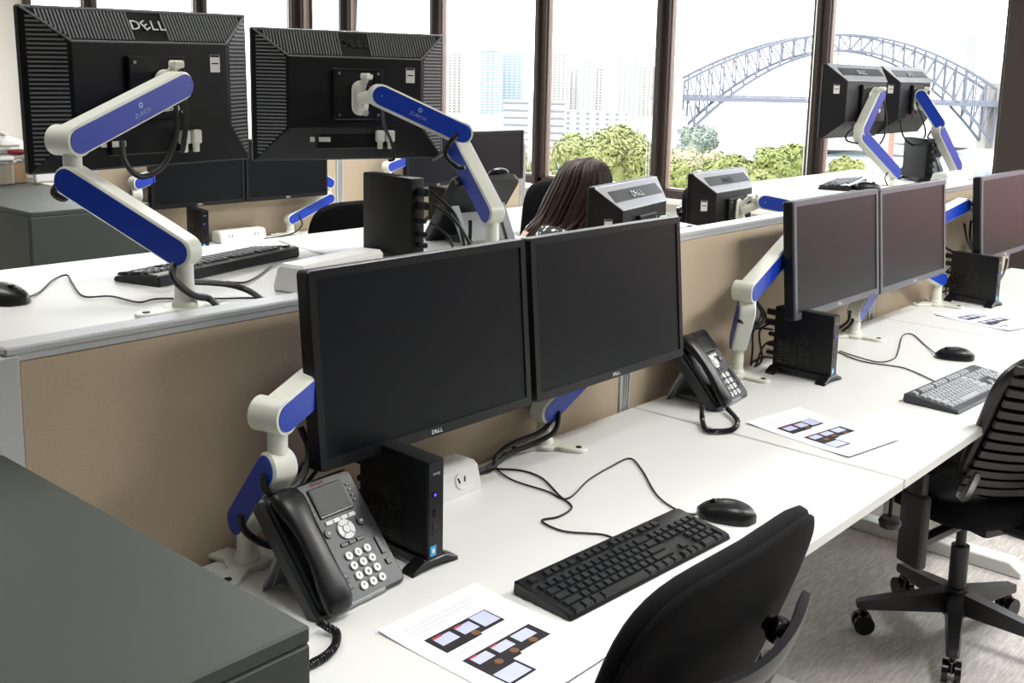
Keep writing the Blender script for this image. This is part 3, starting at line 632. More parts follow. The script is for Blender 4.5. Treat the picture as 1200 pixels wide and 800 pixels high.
# ================================================================== SMALL COMPUTERS
def mini_pc(label, loc, yaw, h=0.178, connectors=True, cables=()):
    """local +x is the front; foot cradle underneath"""
    r = thing('mini_computer', label, 'computer', loc, (0, 0, yaw))
    d, w = 0.182, 0.038; z0 = 0.016
    MB().box((0, 0, z0 + h / 2), (d, w, h), 0.004, seg=2).build('case', blackp, r)
    m = MB()
    for k in range(9):
        for q in range(5): m.box((0.02 - q * 0.022, -w / 2 - 0.0004, z0 + 0.02 + k * 0.008), (0.016, 0.001, 0.004))
    m.build('side_vent', blackg, r)
    m = MB(); m.box((d / 2 + 0.0006, 0, z0 + h / 2), (0.0015, w - 0.006, h - 0.008)); fp = m.build('front_panel', blackp2, r)
    m = MB(); m.box((d / 2 + 0.0018, -0.004, z0 + 0.085), (0.001, 0.005, 0.015)); m.box((d / 2 + 0.0018, -0.004, z0 + 0.063), (0.001, 0.005, 0.015)); m.cyl((d / 2 + 0.001, -0.004, z0 + 0.046), (d / 2 + 0.0024, -0.004, z0 + 0.046), 0.0028, n=10); m.build('port', blackg, fp)
    m = MB(); m.cyl((d / 2 + 0.001, -0.004, z0 + 0.118), (d / 2 + 0.003, -0.004, z0 + 0.118), 0.0045, n=14); pb = m.build('power_button', blackg, fp)
    m = MB(); m.cyl((d / 2 + 0.003, -0.004, z0 + 0.118), (d / 2 + 0.0034, -0.004, z0 + 0.118), 0.0028, n=12); m.build('power_light', led_m, pb)
    m = MB(); m.box((d / 2 + 0.0016, -0.006, z0 + 0.018), (0.0008, 0.013, 0.018)); es = m.build('blue_sticker', cyan_m, fp)
    m = MB(); m.box((d / 2 + 0.0021, -0.006, z0 + 0.018), (0.0004, 0.006, 0.008)); m.build('sticker_print', logo_w, es)
    T = frame((d / 2 + 0.0016, 0.0, z0 + h - 0.024), (0, 1, 0), (0, 0, 1), (1, 0, 0)); lettering(r, 'WYSE', 0.006, T, ink_g, 'lettering')
    T = frame((0.0, -w / 2 - 0.0003, z0 + h * 0.5), (1, 0, 0), (0, 0, 1), (0, -1, 0))
    o = child(r, 'logo', LOGO_L.copy(), None); o.data.materials.clear(); o.data.materials.append(logo_d); o.matrix_local = T @ Matrix.Scale(0.45, 4)
    m = MB(); ring = [(0.019 * math.cos(a), 0.019 * math.sin(a)) for a in [2 * PI * i / 28 for i in range(28)]]
    m.tube([T @ Vector((x, y, 0)) for x, y in ring + ring[:1]], 0.0008, 5, 1); m.build('logo_ring', logo_d, r)
    # cradle: two flared feet and side rails
    for sx in (1, -1):
        m = MB(); prof = [(-0.052, 0.0), (-0.028, 0.006), (0.0, 0.009), (0.028, 0.006), (0.052, 0.0), (0.05, 0.008), (0.024, 0.02), (-0.024, 0.02), (-0.05, 0.008)]
        m.prism(prof, -0.016, 0.016, frame((sx * (d / 2 - 0.012), 0, 0), (0, 1, 0), (0, 0, 1), (1, 0, 0)), 0.002); m.build('cradle_foot', blackp2, r)
    m = MB()
    for sy in (-1, 1): m.box((0, sy * (w / 2 + 0.003), 0.014), (d, 0.004, 0.016), 0.001)
    m.build('cradle_rail', blackp2, r)
    if connectors:
        for k, (zz, L) in enumerate(((0.155, 0.035), (0.125, 0.04), (0.09, 0.026), (0.06, 0.03), (0.035, 0.03))):
            m = MB(); m.box((-d / 2 - L / 2, 0, z0 + zz), (L, 0.014, 0.012 if k > 1 else 0.018), 0.003); m.build('plug', blackp2, r)
    for c in cables:
        m = MB(); m.tube(local(r, c[1:]), c[0], 6, 6); m.build('cable', cable_m, r)
    return r
mini_pc('black mini computer on a flared stand beside the foreground desk phone', (0.212, -0.978, ZD), math.radians(-2),
    cables=[(0.004, (0.09, -0.98, 0.88), (0.05, -1.02, 0.86), (0.03, -1.06, 0.80), (0.03, -1.08, 0.75))])
mini_pc('black mini computer with five leads plugged in behind the second desk phone', (0.188, 0.585, ZD), math.radians(-1),
    cables=[(0.0035, P_(907, 377, 'y', 0.585), P_(890, 388, 'x', 0.07), P_(893, 420, 'x', 0.05), P_(884, 430, 'x', 0.04)), (0.0035, P_(905, 386, 'y', 0.585), P_(884, 386, 'x', 0.06), P_(882, 410, 'x', 0.04), P_(880, 428, 'x', 0.03)),
            (0.003, P_(908, 399, 'y', 0.585), P_(895, 405, 'x', 0.06), P_(886, 428, 'x', 0.04)), (0.003, P_(908, 420, 'y', 0.585), P_(895, 418, 'x', 0.06), P_(882, 424, 'x', 0.04))])
mini_pc('black mini computer beside the arm post on the far near-row desk', (0.17, 2.03, ZD), math.radians(-4),
    cables=[(0.003, P_(1116, 312, 'y', 2.03), P_(1108, 320, 'x', 0.07), P_(1106, 335, 'x', 0.05)), (0.003, P_(1116, 320, 'y', 2.03), P_(1110, 330, 'x', 0.07), P_(1108, 345, 'x', 0.05)), (0.003, P_(1116, 340, 'y', 2.03), P_(1105, 342, 'x', 0.06), P_(1100, 350, 'x', 0.04))])
mini_pc('black mini computer seen from its port side on the raised foreground desk', (-0.318, -0.525, ZA), math.radians(176), 0.185,
    cables=[(0.004, (-0.195, -0.52, 1.30), (-0.15, -0.49, 1.25), (-0.14, -0.47, 1.18), (-0.15, -0.46, ZA + 0.005)), (0.004, (-0.185, -0.52, 1.27), (-0.14, -0.5, 1.24), (-0.12, -0.46, 1.17), (-0.14, -0.42, ZA + 0.005)), (0.003, (-0.20, -0.52, 1.23), (-0.16, -0.5, 1.2), (-0.15, -0.48, ZA + 0.005))])
mini_pc('black mini computer with three plugs on the raised window desk', (-0.33, 2.64, ZA), math.radians(145), 0.178)
mini_pc('far black mini computer with blue sticker beside the dark cabinet', (-2.80, 0.50, ZD), math.radians(-12), connectors=False)
mini_pc('far black mini computer behind the raised desk by the seated woman', (-2.80, 2.03, ZD), math.radians(-12), connectors=False)

# ================================================================== DESK PHONES
def desk_phone(label, loc, yaw, w=0.19, L=0.215, ang=48, keys=True, cord=None, wide_screen=True):
    """local +x towards the user; sloping face hinged at its lower front edge"""
    r = thing('desk_phone', label, 'phone', loc, (0, 0, yaw))
    a = math.radians(ang)
    ex = Vector((0, 1, 0)); ey = Vector((-math.cos(a), 0, math.sin(a))); ez = ex.cross(ey)   # face: ex right, ey up the face, ez outwards
    T = frame((0, 0, 0.006), ex, ey, ez)
    m = MB(); m.prism([(x, y + L / 2) for x, y in rrect(w, L, 0.014, 4)], -0.03, 0.0, T, 0.005); m.build('body', phone_m, r)
    # rear stand
    m = MB()
    top = T @ Vector((0, L * 0.62, -0.03))
    for s in (-1, 1):
        m.loft([[top + Vector((0, s * w * 0.36 + q, z)) for q, z in ((-0.012, -0.01), (0.012, -0.01), (0.012, 0.01), (-0.012, 0.01))], [Vector((-L * 0.72, s * w * 0.36 + q, z)) for q, z in ((-0.012, 0), (0.012, 0), (0.012, 0.008), (-0.012, 0.008))]])
    m.loft([[top + Vector((x, s * w * 0.36, z)) for x, s, z in ((-0.01, -1, -0.02), (-0.01, 1, -0.02), (-0.004, 1, -0.015), (-0.004, -1, -0.015))], [Vector((-L * 0.66 + x, s * w * 0.36, z)) for x, s, z in ((-0.006, -1, 0.004), (-0.006, 1, 0.004), (0, 1, 0.008), (0, -1, 0.008))]])
    m.box((-L * 0.35, 0, 0.006), (L * 0.7, w * 0.5, 0.01), 0.003); m.build('stand', grey_st, r)
    hx = -w / 2 + 0.032     # handset column
    # cradle and handset
    m = MB(); m.prism([(hx + x, L / 2 + y) for x, y in rrect(0.05, L * 0.96, 0.02, 5)], 0.0, 0.008, T, 0.003); m.build('cradle', blackp2, r)
    m = MB(); rings = []
    for t, hw, z0, z1 in ((-0.02, 0.012, 0.010, 0.018), (0.0, 0.022, 0.007, 0.026), (0.06, 0.0265, 0.007, 0.034), (0.16, 0.0265, 0.009, 0.037), (0.28, 0.0235, 0.014, 0.039), (0.4, 0.0215, 0.020, 0.041), (0.55, 0.021, 0.022, 0.042), (0.68, 0.0225, 0.019, 0.042), (0.78, 0.026, 0.013, 0.042), (0.87, 0.0275, 0.009, 0.040), (0.945, 0.025, 0.008, 0.033), (0.98, 0.014, 0.011, 0.02)):
        zc = (z0 + z1) / 2; zh = (z1 - z0) / 2
        rings.append([T @ Vector((hx + hw * math.copysign(abs(math.cos(q)) ** 0.7, math.cos(q)), L * t, zc + zh * math.copysign(abs(math.sin(q)) ** 0.8, math.sin(q)))) for q in [2 * PI * i / 16 for i in range(16)]])
    m.loft(rings); m.build('handset', blackp2, r, angle=60)
    x0 = hx + 0.03; x1 = w / 2 - 0.008; xc = (x0 + x1) / 2 + 0.002; fw = x1 - x0
    sc = MB(); sc.box((xc, L * 0.80, 0.001), (fw * 0.60, L * 0.25, 0.004), 0.002, T=T); scr = sc.build('screen_frame', blackg, r)
    m = MB(); m.box((xc, L * 0.80, 0.0032), (fw * 0.54, L * 0.215, 0.0015), 0, T=T); m.build('screen', M('phone_screen', (36, 39, 38), 0.45, var=0.06, vscale=25), scr)
    lettering(r, 'AVAYA', 0.009, T @ trans(xc - 0.01, L * 0.955, 0.0006), M('logo_red', (120, 26, 34), 0.4, var=0.03), 'logo')
    # side line buttons with lamp dots
    m = MB(); m2 = MB()
    for s in (-1, 1):
        for k in range(4):
            m.box((xc + s * fw * 0.39, L * (0.73 + 0.045 * k), 0.0006), (0.009, 0.005, 0.002), 0, T=T); m2.box((xc + s * fw * 0.37, L * (0.73 + 0.045 * k), 0.0018), (0.003, 0.0018, 0.001), 0, T=T)
    lb = m.build('line_button', blackp2, r); m2.build('lamp', ink_g, lb)
    for k in range(4):
        m = MB(); m.box((xc + (k - 1.5) * fw * 0.135, L * 0.632, 0.0012), (fw * 0.122, 0.0075, 0.003), 0.001, T=T); m.build('soft_key', phone_btn, r)
    # navigation ring
    m = MB(); cy_ = L * 0.54; m.cyl((xc, cy_, 0), (xc, cy_, 0.003), 0.0165, n=28, T=T); nv = m.build('navigation_ring', phone_btn, r)
    m = MB(); m.cyl((xc, cy_, 0.0028), (xc, cy_, 0.0036), 0.0075, n=20, T=T); m.build('ring_groove', blackp, nv)
    m = MB(); m.cyl((xc, cy_, 0.003), (xc, cy_, 0.0042), 0.0066, n=20, T=T); m.build('ok_button', phone_btn, nv)
    m = MB()
    for q in range(4): m.box((xc + 0.012 * math.cos(q * PI / 2 + PI / 4), cy_ + 0.012 * math.sin(q * PI / 2 + PI / 4), 0.003), (0.0012, 0.008, 0.0006), rot=rotm(0, 0, q * PI / 2 + PI / 4 + PI / 2), T=T)
    m.build('ring_mark', ink, nv)
    for s in (-1, 1):
        m = MB(); m.cyl((xc + s * fw * 0.29, cy_ + 0.004, 0), (xc + s * fw * 0.29, cy_ + 0.004, 0.003), 0.0078, n=18, T=T); fb = m.build('round_button', blackp2, r)
        m = MB(); m.box((xc + s * fw * 0.29, cy_ + 0.004, 0.0032), (0.006, 0.0045, 0.0005), 0, T=T); m.build('button_mark', ink_g, fb)
    for k in range(3):
        m = MB(); m.box((xc + (k - 1) * fw * 0.14, L * 0.435, 0.001), (fw * 0.125, 0.007, 0.0024), 0.001, T=T); m.build('function_key', blackp2, r)
    km = MB(); kk = MB()
    for row in range(4):
        for c in range(3):
            p = (xc + (c - 1) * fw * 0.165, L * (0.345 - 0.082 * row), 0)
            m = MB(); m.cyl(p, (p[0], p[1], 0.0032), 0.0068, n=16, T=T); key = m.build('dial_key', phone_btn, r)
            ch = '123456789*0#'[row * 3 + c]
            lettering(key, ch, 0.0075, T @ trans(p[0], p[1], 0.0033), ink, 'numeral')
    m = MB(); m.box((xc + fw * 0.39, L * 0.33, 0.001), (0.009, 0.032, 0.003), 0.001, T=T); m.build('volume_key', blackp2, r)
    for (dx, dy) in ((0.39, 0.19), (-0.37, 0.22), (-0.37, 0.14)):
        m = MB(); m.box((xc + fw * dx, L * dy, 0.001), (0.01, 0.011, 0.003), 0.001, T=T); m.build('side_key', blackp2, r)
    if cord:
        pts = smooth_path([Vector(p) for p in local(r, cord)], 26); H = []
        Ltot = sum((pts[i + 1] - pts[i]).length for i in range(len(pts) - 1)); acc = 0; prev = None
        ref = Vector((0, 0, 1))
        dense = []
        for i in range(len(pts) - 1):
            for k in range(4): dense.append(pts[i].lerp(pts[i + 1], k / 4))
        acc = 0
        for i in range(len(dense) - 1):
            d = (dense[i + 1] - dense[i]); l = d.length
            if l < 1e-7: continue
            d.normalize(); a1 = d.cross(ref); a1 = a1.normalized() if a1.length > 1e-4 else Vector((1, 0, 0)); b1 = d.cross(a1)
            ph = acc / 0.0042 * 2 * PI; H.append(dense[i] + (a1 * math.cos(ph) + b1 * math.sin(ph)) * 0.0052); acc += l
        # resample so every coil has about ten points
        m = MB(); m.tube(H, 0.0017, 5, 1); m.build('coiled_cord', blackp2, r)
    return r
desk_phone('large charcoal desk phone in the foreground with coiled cord', (0.312, -1.142, ZD), math.radians(3),
    cord=[P_(374, 728, 'x', 0.33), P_(385, 735, 'z', ZD + 0.012), P_(394, 741, 'z', ZD + 0.008), P_(393, 755, 'z', ZD + 0.008), P_(382, 768, 'z', ZD + 0.008), P_(368, 776, 'z', ZD + 0.008), P_(340, 790, 'z', ZD + 0.008)])
desk_phone('smaller desk phone on the second desk, its coiled cord looping onto the desk', (0.186, 0.205, ZD), math.radians(4),
    cord=[P_(823, 472, 'x', 0.2), P_(823, 490, 'z', ZD + 0.012), P_(828, 503, 'z', ZD + 0.008), P_(845, 505, 'z', ZD + 0.008), P_(860, 502, 'z', ZD + 0.008), P_(864, 492, 'z', ZD + 0.008), P_(852, 478, 'x', 0.21)])
desk_phone('desk phone seen from behind on the raised foreground desk, beside the upright arm', (-0.50, -0.15, ZA), math.radians(172), w=0.21, L=0.22, ang=52)
desk_phone('desk phone seen from behind on the raised window desk next to the dark column', (-0.46, 2.885, ZA), math.radians(160), w=0.19, L=0.2, ang=55)

# ================================================================== KEYBOARDS
KEYS = {}
def key_mesh(wu, mat):
    k = (round(wu, 2), mat.name)
    if k not in KEYS:
        u = 0.019; w_ = wu * u - 0.003; d_ = u - 0.003; m = MB(); t = 0.0022
        lo = [(-w_ / 2, -d_ / 2, 0), (w_ / 2, -d_ / 2, 0), (w_ / 2, d_ / 2, 0), (-w_ / 2, d_ / 2, 0)]
        hi = [(-w_ / 2 + t, -d_ / 2 + t, 0.0055), (w_ / 2 - t, -d_ / 2 + t, 0.0055), (w_ / 2 - t, d_ / 2 - t * 0.6, 0.006), (-w_ / 2 + t, d_ / 2 - t * 0.6, 0.006)]
        m.loft([[Vector(p) for p in lo], [Vector(p) for p in hi]]); KEYS[k] = m.mesh('key', 20); KEYS[k].materials.append(mat)
    return KEYS[k]
def keyboard(label, loc, yaw, mat=keycap, palm=False, cable=None):
    r = thing('keyboard', label, 'keyboard', loc, (0, 0, yaw))
    L, dp = 0.442, 0.128 if not palm else 0.152
    y0 = -dp / 2; y1 = dp / 2
    side = [(y0, 0.002), (y0 + 0.006, 0.0), (y1 - 0.004, 0.0), (y1, 0.004), (y1 - 0.002, 0.022), (y1 - 0.012, 0.0245), (y0 + (0.034 if palm else 0.012), 0.0125), (y0 + 0.004, 0.010)]
    m = MB(); m.prism(side, -L / 2, L / 2, frame((0, 0, 0), (0, 1, 0), (0, 0, 1), (1, 0, 0)), 0.003)
    m.build('case', blackp2 if not palm else M('dark_grey_plastic', (58, 60, 66), 0.35, var=0.06), r)
    ya, za = y0 + (0.034 if palm else 0.014), 0.0125; yb, zb = y1 - 0.012, 0.0245
    sl = math.atan2(zb - za, yb - ya); u = 0.019
    def put(xu, row, wu, hu=1.0):
        # xu: left edge in key units, row 0 = top function row, 1.. = main rows
        yy = (yb - 0.012) if row == 0 else (yb - 0.036 - (row - 1) * 0.0182)
        x = -L / 2 + 0.012 + (xu + wu / 2) * u * 0.985
        z = za + (yy - ya) * math.tan(sl)
        child(r, 'key', key_mesh(wu, mat), mat, (x, yy - (hu - 1) * 0.0091, z - 0.0008), (sl, 0, 0), (0.985, hu * 0.96, 1))
    put(0, 0, 1)
    for g in range(3):
        for k in range(4): put(2 + g * 4.5 + k, 0, 1)
    for k in range(3): put(15.25 + k, 0, 1)
    for k in range(13): put(k, 1, 1)
    put(13, 1, 2); put(0, 2, 1.5)
    for k in range(12): put(1.5 + k, 2, 1)
    put(13.5, 2, 1.5); put(0, 3, 1.75)
    for k in range(11): put(1.75 + k, 3, 1)
    put(12.75, 3, 2.25); put(0, 4, 2.25)
    for k in range(10): put(2.25 + k, 4, 1)
    put(12.25, 4, 2.75)
    for x_, w_ in ((0, 1.25), (1.25, 1.25), (2.5, 1.25), (3.75, 6.25), (10, 1.25), (11.25, 1.25), (12.5, 1.25), (13.75, 1.25)): put(x_, 5, w_)
    for rw in (1, 2):
        for k in range(3): put(15.25 + k, rw, 1)
    put(16.25, 4, 1)
    for k in range(3): put(15.25 + k, 5, 1)
    for rw in (1, 2, 3, 4):
        for k in range(3): put(18.5 + k, rw, 1)
    put(18.5, 5, 2); put(20.5, 5, 1); put(21.5, 1, 1); put(21.5, 2, 1, 2); put(21.5, 4, 1, 2)
    if cable:
        m = MB(); m.tube(local(r, cable), 0.0021, 6, 8); m.build('cable', cable_m, r)
    return r
zc_ = ZD + 0.003
keyboard('black keyboard on the foreground desk in front of the chair back', (0.536, -0.742, ZD), math.radians(87),
    cable=[P_(727, 634, 'z', zc_), P_(705, 626, 'z', zc_), P_(660, 622, 'z', zc_), P_(635, 610, 'z', zc_), P_(655, 605, 'z', zc_), P_(670, 594, 'z', zc_), P_(655, 580, 'z', zc_), P_(635, 560, 'z', zc_), P_(610, 551, 'z', zc_), P_(578, 549, 'z', zc_)])
keyboard('keyboard with keys pale from window shine on the second desk', (0.585, 0.765, ZD), math.radians(86.5), keycap_sheen, True,
    cable=[P_(1098, 448, 'z', zc_), P_(1075, 437, 'z', zc_), P_(1055, 430, 'z', zc_), P_(1020, 425, 'z', zc_), P_(1000, 420, 'z', zc_), P_(982, 412, 'z', zc_)])
keyboard('keyboard with keys pale from window shine at the picture edge on the last near desk', (0.53, 2.22, ZD), math.radians(88), keycap_sheen, True)
keyboard('black keyboard seen from behind on the raised foreground desk', (-0.508, -0.88, ZA), math.radians(285), keycap, False,
    cable=[P_(265, 330, 'z', ZA + 0.003), P_(285, 331, 'z', ZA + 0.003), P_(300, 325, 'z', ZA + 0.003), P_(318, 312, 'z', ZA + 0.003)])
keyboard('thin dark keyboard on the raised desk at the window', (-0.44, 2.12, ZA), math.radians(285), keycap, False)

# ================================================================== MICE
def mouse(label, loc, yaw, cable=None):
    r = thing('mouse', label, 'mouse', loc, (0, 0, yaw))
    m = MB(); rings = []
    L, wd = 0.116, 0.062
    for k in range(13):
        t = k / 12; x = -L / 2 + L * t
        hw = wd / 2 * (1 - abs(2 * t - 1) ** 3.2) ** 0.5 * (0.94 + 0.1 * math.sin(t * PI)) + 0.002; h = 0.034 * math.sin(PI * (0.06 + 0.88 * t) ** 0.85) ** 0.62
        rings.append([Vector((x, hw * math.copysign(abs(math.cos(q)) ** 0.6, math.cos(q)), max(0.002, 0.002 + h * max(0, math.sin(q)) ** 0.75))) for q in [PI * i / 10 for i in range(11)]] + [Vector((x, 0, 0.002))])
    m.loft(rings); m.build('shell', blackp2, r, angle=60)
    m = MB(); m.cyl((0.026, -0.004, 0.028), (0.026, 0.004, 0.028), 0.007, n=14); m.build('scroll_wheel', blackp, r)
    m = MB(); m.tube([(0.058, 0, 0.012), (0.04, 0, 0.0275), (0.016, 0, 0.0375)], 0.0009, 5, 4); m.build('button_gap', blackg, r)
    if cable:
        m = MB(); m.tube(local(r, cable), 0.0019, 6, 8); m.build('cable', cable_m, r)
    return r
mouse('black mouse beside the foreground keyboard', (0.555, -0.448, ZD), math.radians(198),
    cable=[P_(816, 603, 'z', zc_ + 0.006), P_(795, 598, 'z', zc_), P_(770, 580, 'z', zc_), P_(752, 550, 'z', zc_), P_(738, 537, 'z', zc_), P_(715, 547, 'z', zc_), P_(690, 562, 'z', zc_), P_(665, 584, 'z', zc_), P_(640, 575, 'z', zc_), P_(600, 562, 'z', zc_), P_(580, 548, 'z', zc_)])
mouse('black mouse beside the keyboard with window-lit keys', (0.432, 1.11, ZD), math.radians(205),
    cable=[P_(1100, 417, 'z', zc_ + 0.004), P_(1085, 405, 'z', zc_), P_(1070, 392, 'z', zc_), P_(1058, 393, 'z', zc_), P_(1053, 410, 'z', zc_), P_(1048, 420, 'z', zc_), P_(1030, 424, 'z', zc_), P_(1005, 418, 'z', zc_), P_(984, 411, 'z', zc_)])
mouse('black mouse at the picture edge on the raised foreground desk', (-0.462, -1.352, ZA), math.radians(20),
    cable=[P_(24, 351, 'z', ZA + 0.008), P_(45, 343, 'z', ZA + 0.003), P_(62, 328, 'z', ZA + 0.003), P_(78, 322, 'z', ZA + 0.003), P_(85, 332, 'z', ZA + 0.003), P_(98, 347, 'z', ZA + 0.003), P_(130, 347, 'z', ZA + 0.003), P_(162, 354, 'z', ZA + 0.003), P_(185, 350, 'z', ZA + 0.003), P_(240, 350, 'z', ZA + 0.003), P_(300, 349, 'z', ZA + 0.003), P_(325, 350, 'z', ZA + 0.003)])
mouse('black mouse on the raised desk at the window', (-0.30, 2.04, ZA), math.radians(40),
    cable=[P_(1010, 212, 'z', ZA + 0.006), P_(1015, 205, 'z', ZA + 0.02), P_(1028, 202, 'z', ZA + 0.02), P_(1040, 204, 'z', ZA + 0.01)])

# ================================================================== PAPERS
def paper(label, loc, yaw, prints=True, group=None):
    r = thing('paper_sheet', label, 'paper', loc, (0, 0, yaw), group)
    w, h = 0.21, 0.297          # local x across the text, y up the page
    m = MB(); N = 10; vs = []; fs = []
    for k in range(N + 1):
        y = -h / 2 + h * k / N; z = 0.0012 + 0.004 * (abs(k / N - 0.5) * 2) ** 3
        for x in (-w / 2, w / 2): vs += [(x, y, z), (x, y, z - 0.0006)]
    for k in range(N):
        a = 4 * k; b = a + 4; fs += [(a, a + 2, b + 2, b), (a + 1, b + 1, b + 3, a + 3), (a, b, b + 1, a + 1), (a + 2, a + 3, b + 3, b + 2)]
    m.add(vs, fs); m.build('sheet', paper_m, r)
    if prints:
        z = 0.0016
        def zat(y): return 0.0013 + 0.004 * (abs(y / h) * 2) ** 3
        def patch(name, mat, rects, dz):
            for (x0, y0, x1, y1) in rects:
                m = MB(); za, zb = zat(y0) + dz, zat(y1) + dz; m.add([(x0, y0, za), (x1, y0, za), (x1, y1, zb), (x0, y1, zb)], [(0, 1, 2, 3)])
                m.build(name, mat, r)
        patch('printed_panel', ink, [(-0.075, 0.03, 0.0, 0.08), (0.0, 0.035, 0.055, 0.08), (-0.075, -0.05, 0.0, 0.0), (0.0, -0.045, 0.07, 0.0), (-0.075, -0.095, -0.02, -0.05)], 0.0002)
        patch('printed_screen', ink_b, [(-0.065, 0.048, -0.03, 0.072), (-0.02, 0.048, 0.012, 0.072), (0.018, 0.042, 0.052, 0.078), (-0.065, -0.026, -0.032, -0.006), (-0.022, -0.026, 0.012, -0.006), (0.022, -0.028, 0.058, -0.005), (-0.072, -0.09, -0.025, -0.058)], 0.0004)
        patch('printed_red_bar', ink_r, [(-0.065, 0.07, -0.045, 0.075), (-0.02, 0.07, -0.005, 0.075), (-0.065, -0.007, -0.05, -0.003), (-0.022, -0.007, -0.008, -0.003)], 0.0005)
        for (x, y) in ((-0.005, 0.04), (-0.04, -0.04), (-0.002, -0.036), (0.04, -0.036)):
            m = MB(); zz = zat(y) + 0.0005; m.cyl((x, y, zz - 0.0002), (x, y, zz), 0.007, n=16); m.build('printed_disc', ink_o, r)
        patch('printed_text_line', ink_g, [(-0.08, 0.118, 0.07, 0.1195), (-0.08, 0.108, 0.06, 0.1095), (-0.08, 0.098, -0.01, 0.0995), (-0.08, 0.014, 0.05, 0.0155), (-0.08, 0.02, -0.01, 0.0215), (0.0, -0.07, 0.08, -0.0685), (0.0, -0.08, 0.06, -0.0785)], 0.0002)
    return r
G4 = 'printed instruction sheets on the desks'
paper('printed instruction sheet in front of the foreground keyboard', (0.545, -1.085, ZD), math.radians(90), group=G4)
paper('printed instruction sheet lying across from the second desk phone', (0.455, 0.165, ZD), math.radians(80), group=G4)
paper('printed instruction sheet beyond the window-lit keyboard', (0.318, 1.76, ZD), math.radians(76), group=G4)
paper('blank white sheet on the raised foreground desk', (-0.58, -0.47, ZA), math.radians(80), False)

# ================================================================== SOCKET BOXES
def socket_box(label, loc, yaw, L=0.26):
    r = thing('socket_box', label, 'power socket', loc, (0, 0, yaw))
    prof = [(-0.04, 0), (0.04, 0), (0.043, 0.01), (0.03, 0.052), (0.02, 0.058), (-0.032, 0.058), (-0.04, 0.05)]   # sloped face on +x
    MB().prism(prof, -L / 2, L / 2, frame((0, 0, 0), (1, 0, 0), (0, 0, 1), (0, -1, 0)), 0.006).build('housing', white_p, r)
    d = Vector((-0.013, 0, 0.042)).normalized(); n = Vector((0.042, 0, 0.013)).normalized()
    T = frame((0.0372, 0, 0.031), (0, 1, 0), d, n)
    for k in (-1, 1):
        m = MB(); m.cyl((k * L * 0.28, 0, -0.001), (k * L * 0.28, 0, 0.0012), 0.017, n=24, T=T); s = m.build('socket', edge_white, r)
        m = MB(); m.box((k * L * 0.28 - 0.008, 0.002, 0.0015), (0.0035, 0.011, 0.001), rot=rotm(0, 0, 0.3), T=T); m.box((k * L * 0.28 + 0.008, 0.002, 0.0015), (0.0035, 0.011, 0.001), rot=rotm(0, 0, -0.3), T=T); m.build('socket_slot', blackp, s)
    return r
socket_box('white socket box behind the black computer on the foreground desk', (0.072, -0.795, ZD), 0)
socket_box('white socket box on the raised foreground desk behind the big monitor corner', (-0.20, -0.80, ZA), math.radians(192))
socket_box('white socket box beside the far computer at the beige partition', (-2.92, 0.80, ZD), 0)
socket_box('white socket box beside the far second computer', (-2.90, 2.25, ZD), 0)
socket_box('white socket box on the raised window desk next to the phone', (-0.165, 2.60, ZA), math.radians(180))

# ================================================================== OFFICE CHAIRS
def pad_mesh(w, h, t, curve, taper=0.0, ne=4.5, nr=5, na=40, edge=0.012, bow=0.0):
    """upright cushion in local (y across, z up, x depth); front towards +x; rounded outline, curved across"""
    m = MB(); rings = []
    def outline(k, xoff):
        out = []
        for i in range(na):
            a = 2 * PI * i / na; c, s = math.cos(a), math.sin(a)
            y = math.copysign(abs(c) ** (2 / ne), c); z = math.copysign(abs(s) ** (2 / ne), s)
            zz = z * (h / 2) * k; yy = y * (w / 2) * k * (1 - taper * (0.5 - z * k / 2))
            xx = curve * (yy / (w / 2)) ** 2 + bow * (zz / (h / 2)) ** 2 + xoff
            out.append(Vector((xx, yy, zz)))
        return out
    for k in (0.05, 0.35, 0.65, 0.88): rings.append(outline(k, t / 2))
    rings.append(outline(0.965, t / 2 * 0.85)); rings.append(outline(1.0, t / 2 * 0.3)); rings.append(outline(1.0, -t / 2 * 0.3)); rings.append(outline(0.975, -t / 2 * 0.85))
    for k in (0.88, 0.65, 0.35, 0.05): rings.append(outline(k, -t / 2))
    m.loft(rings[::-1]); return m
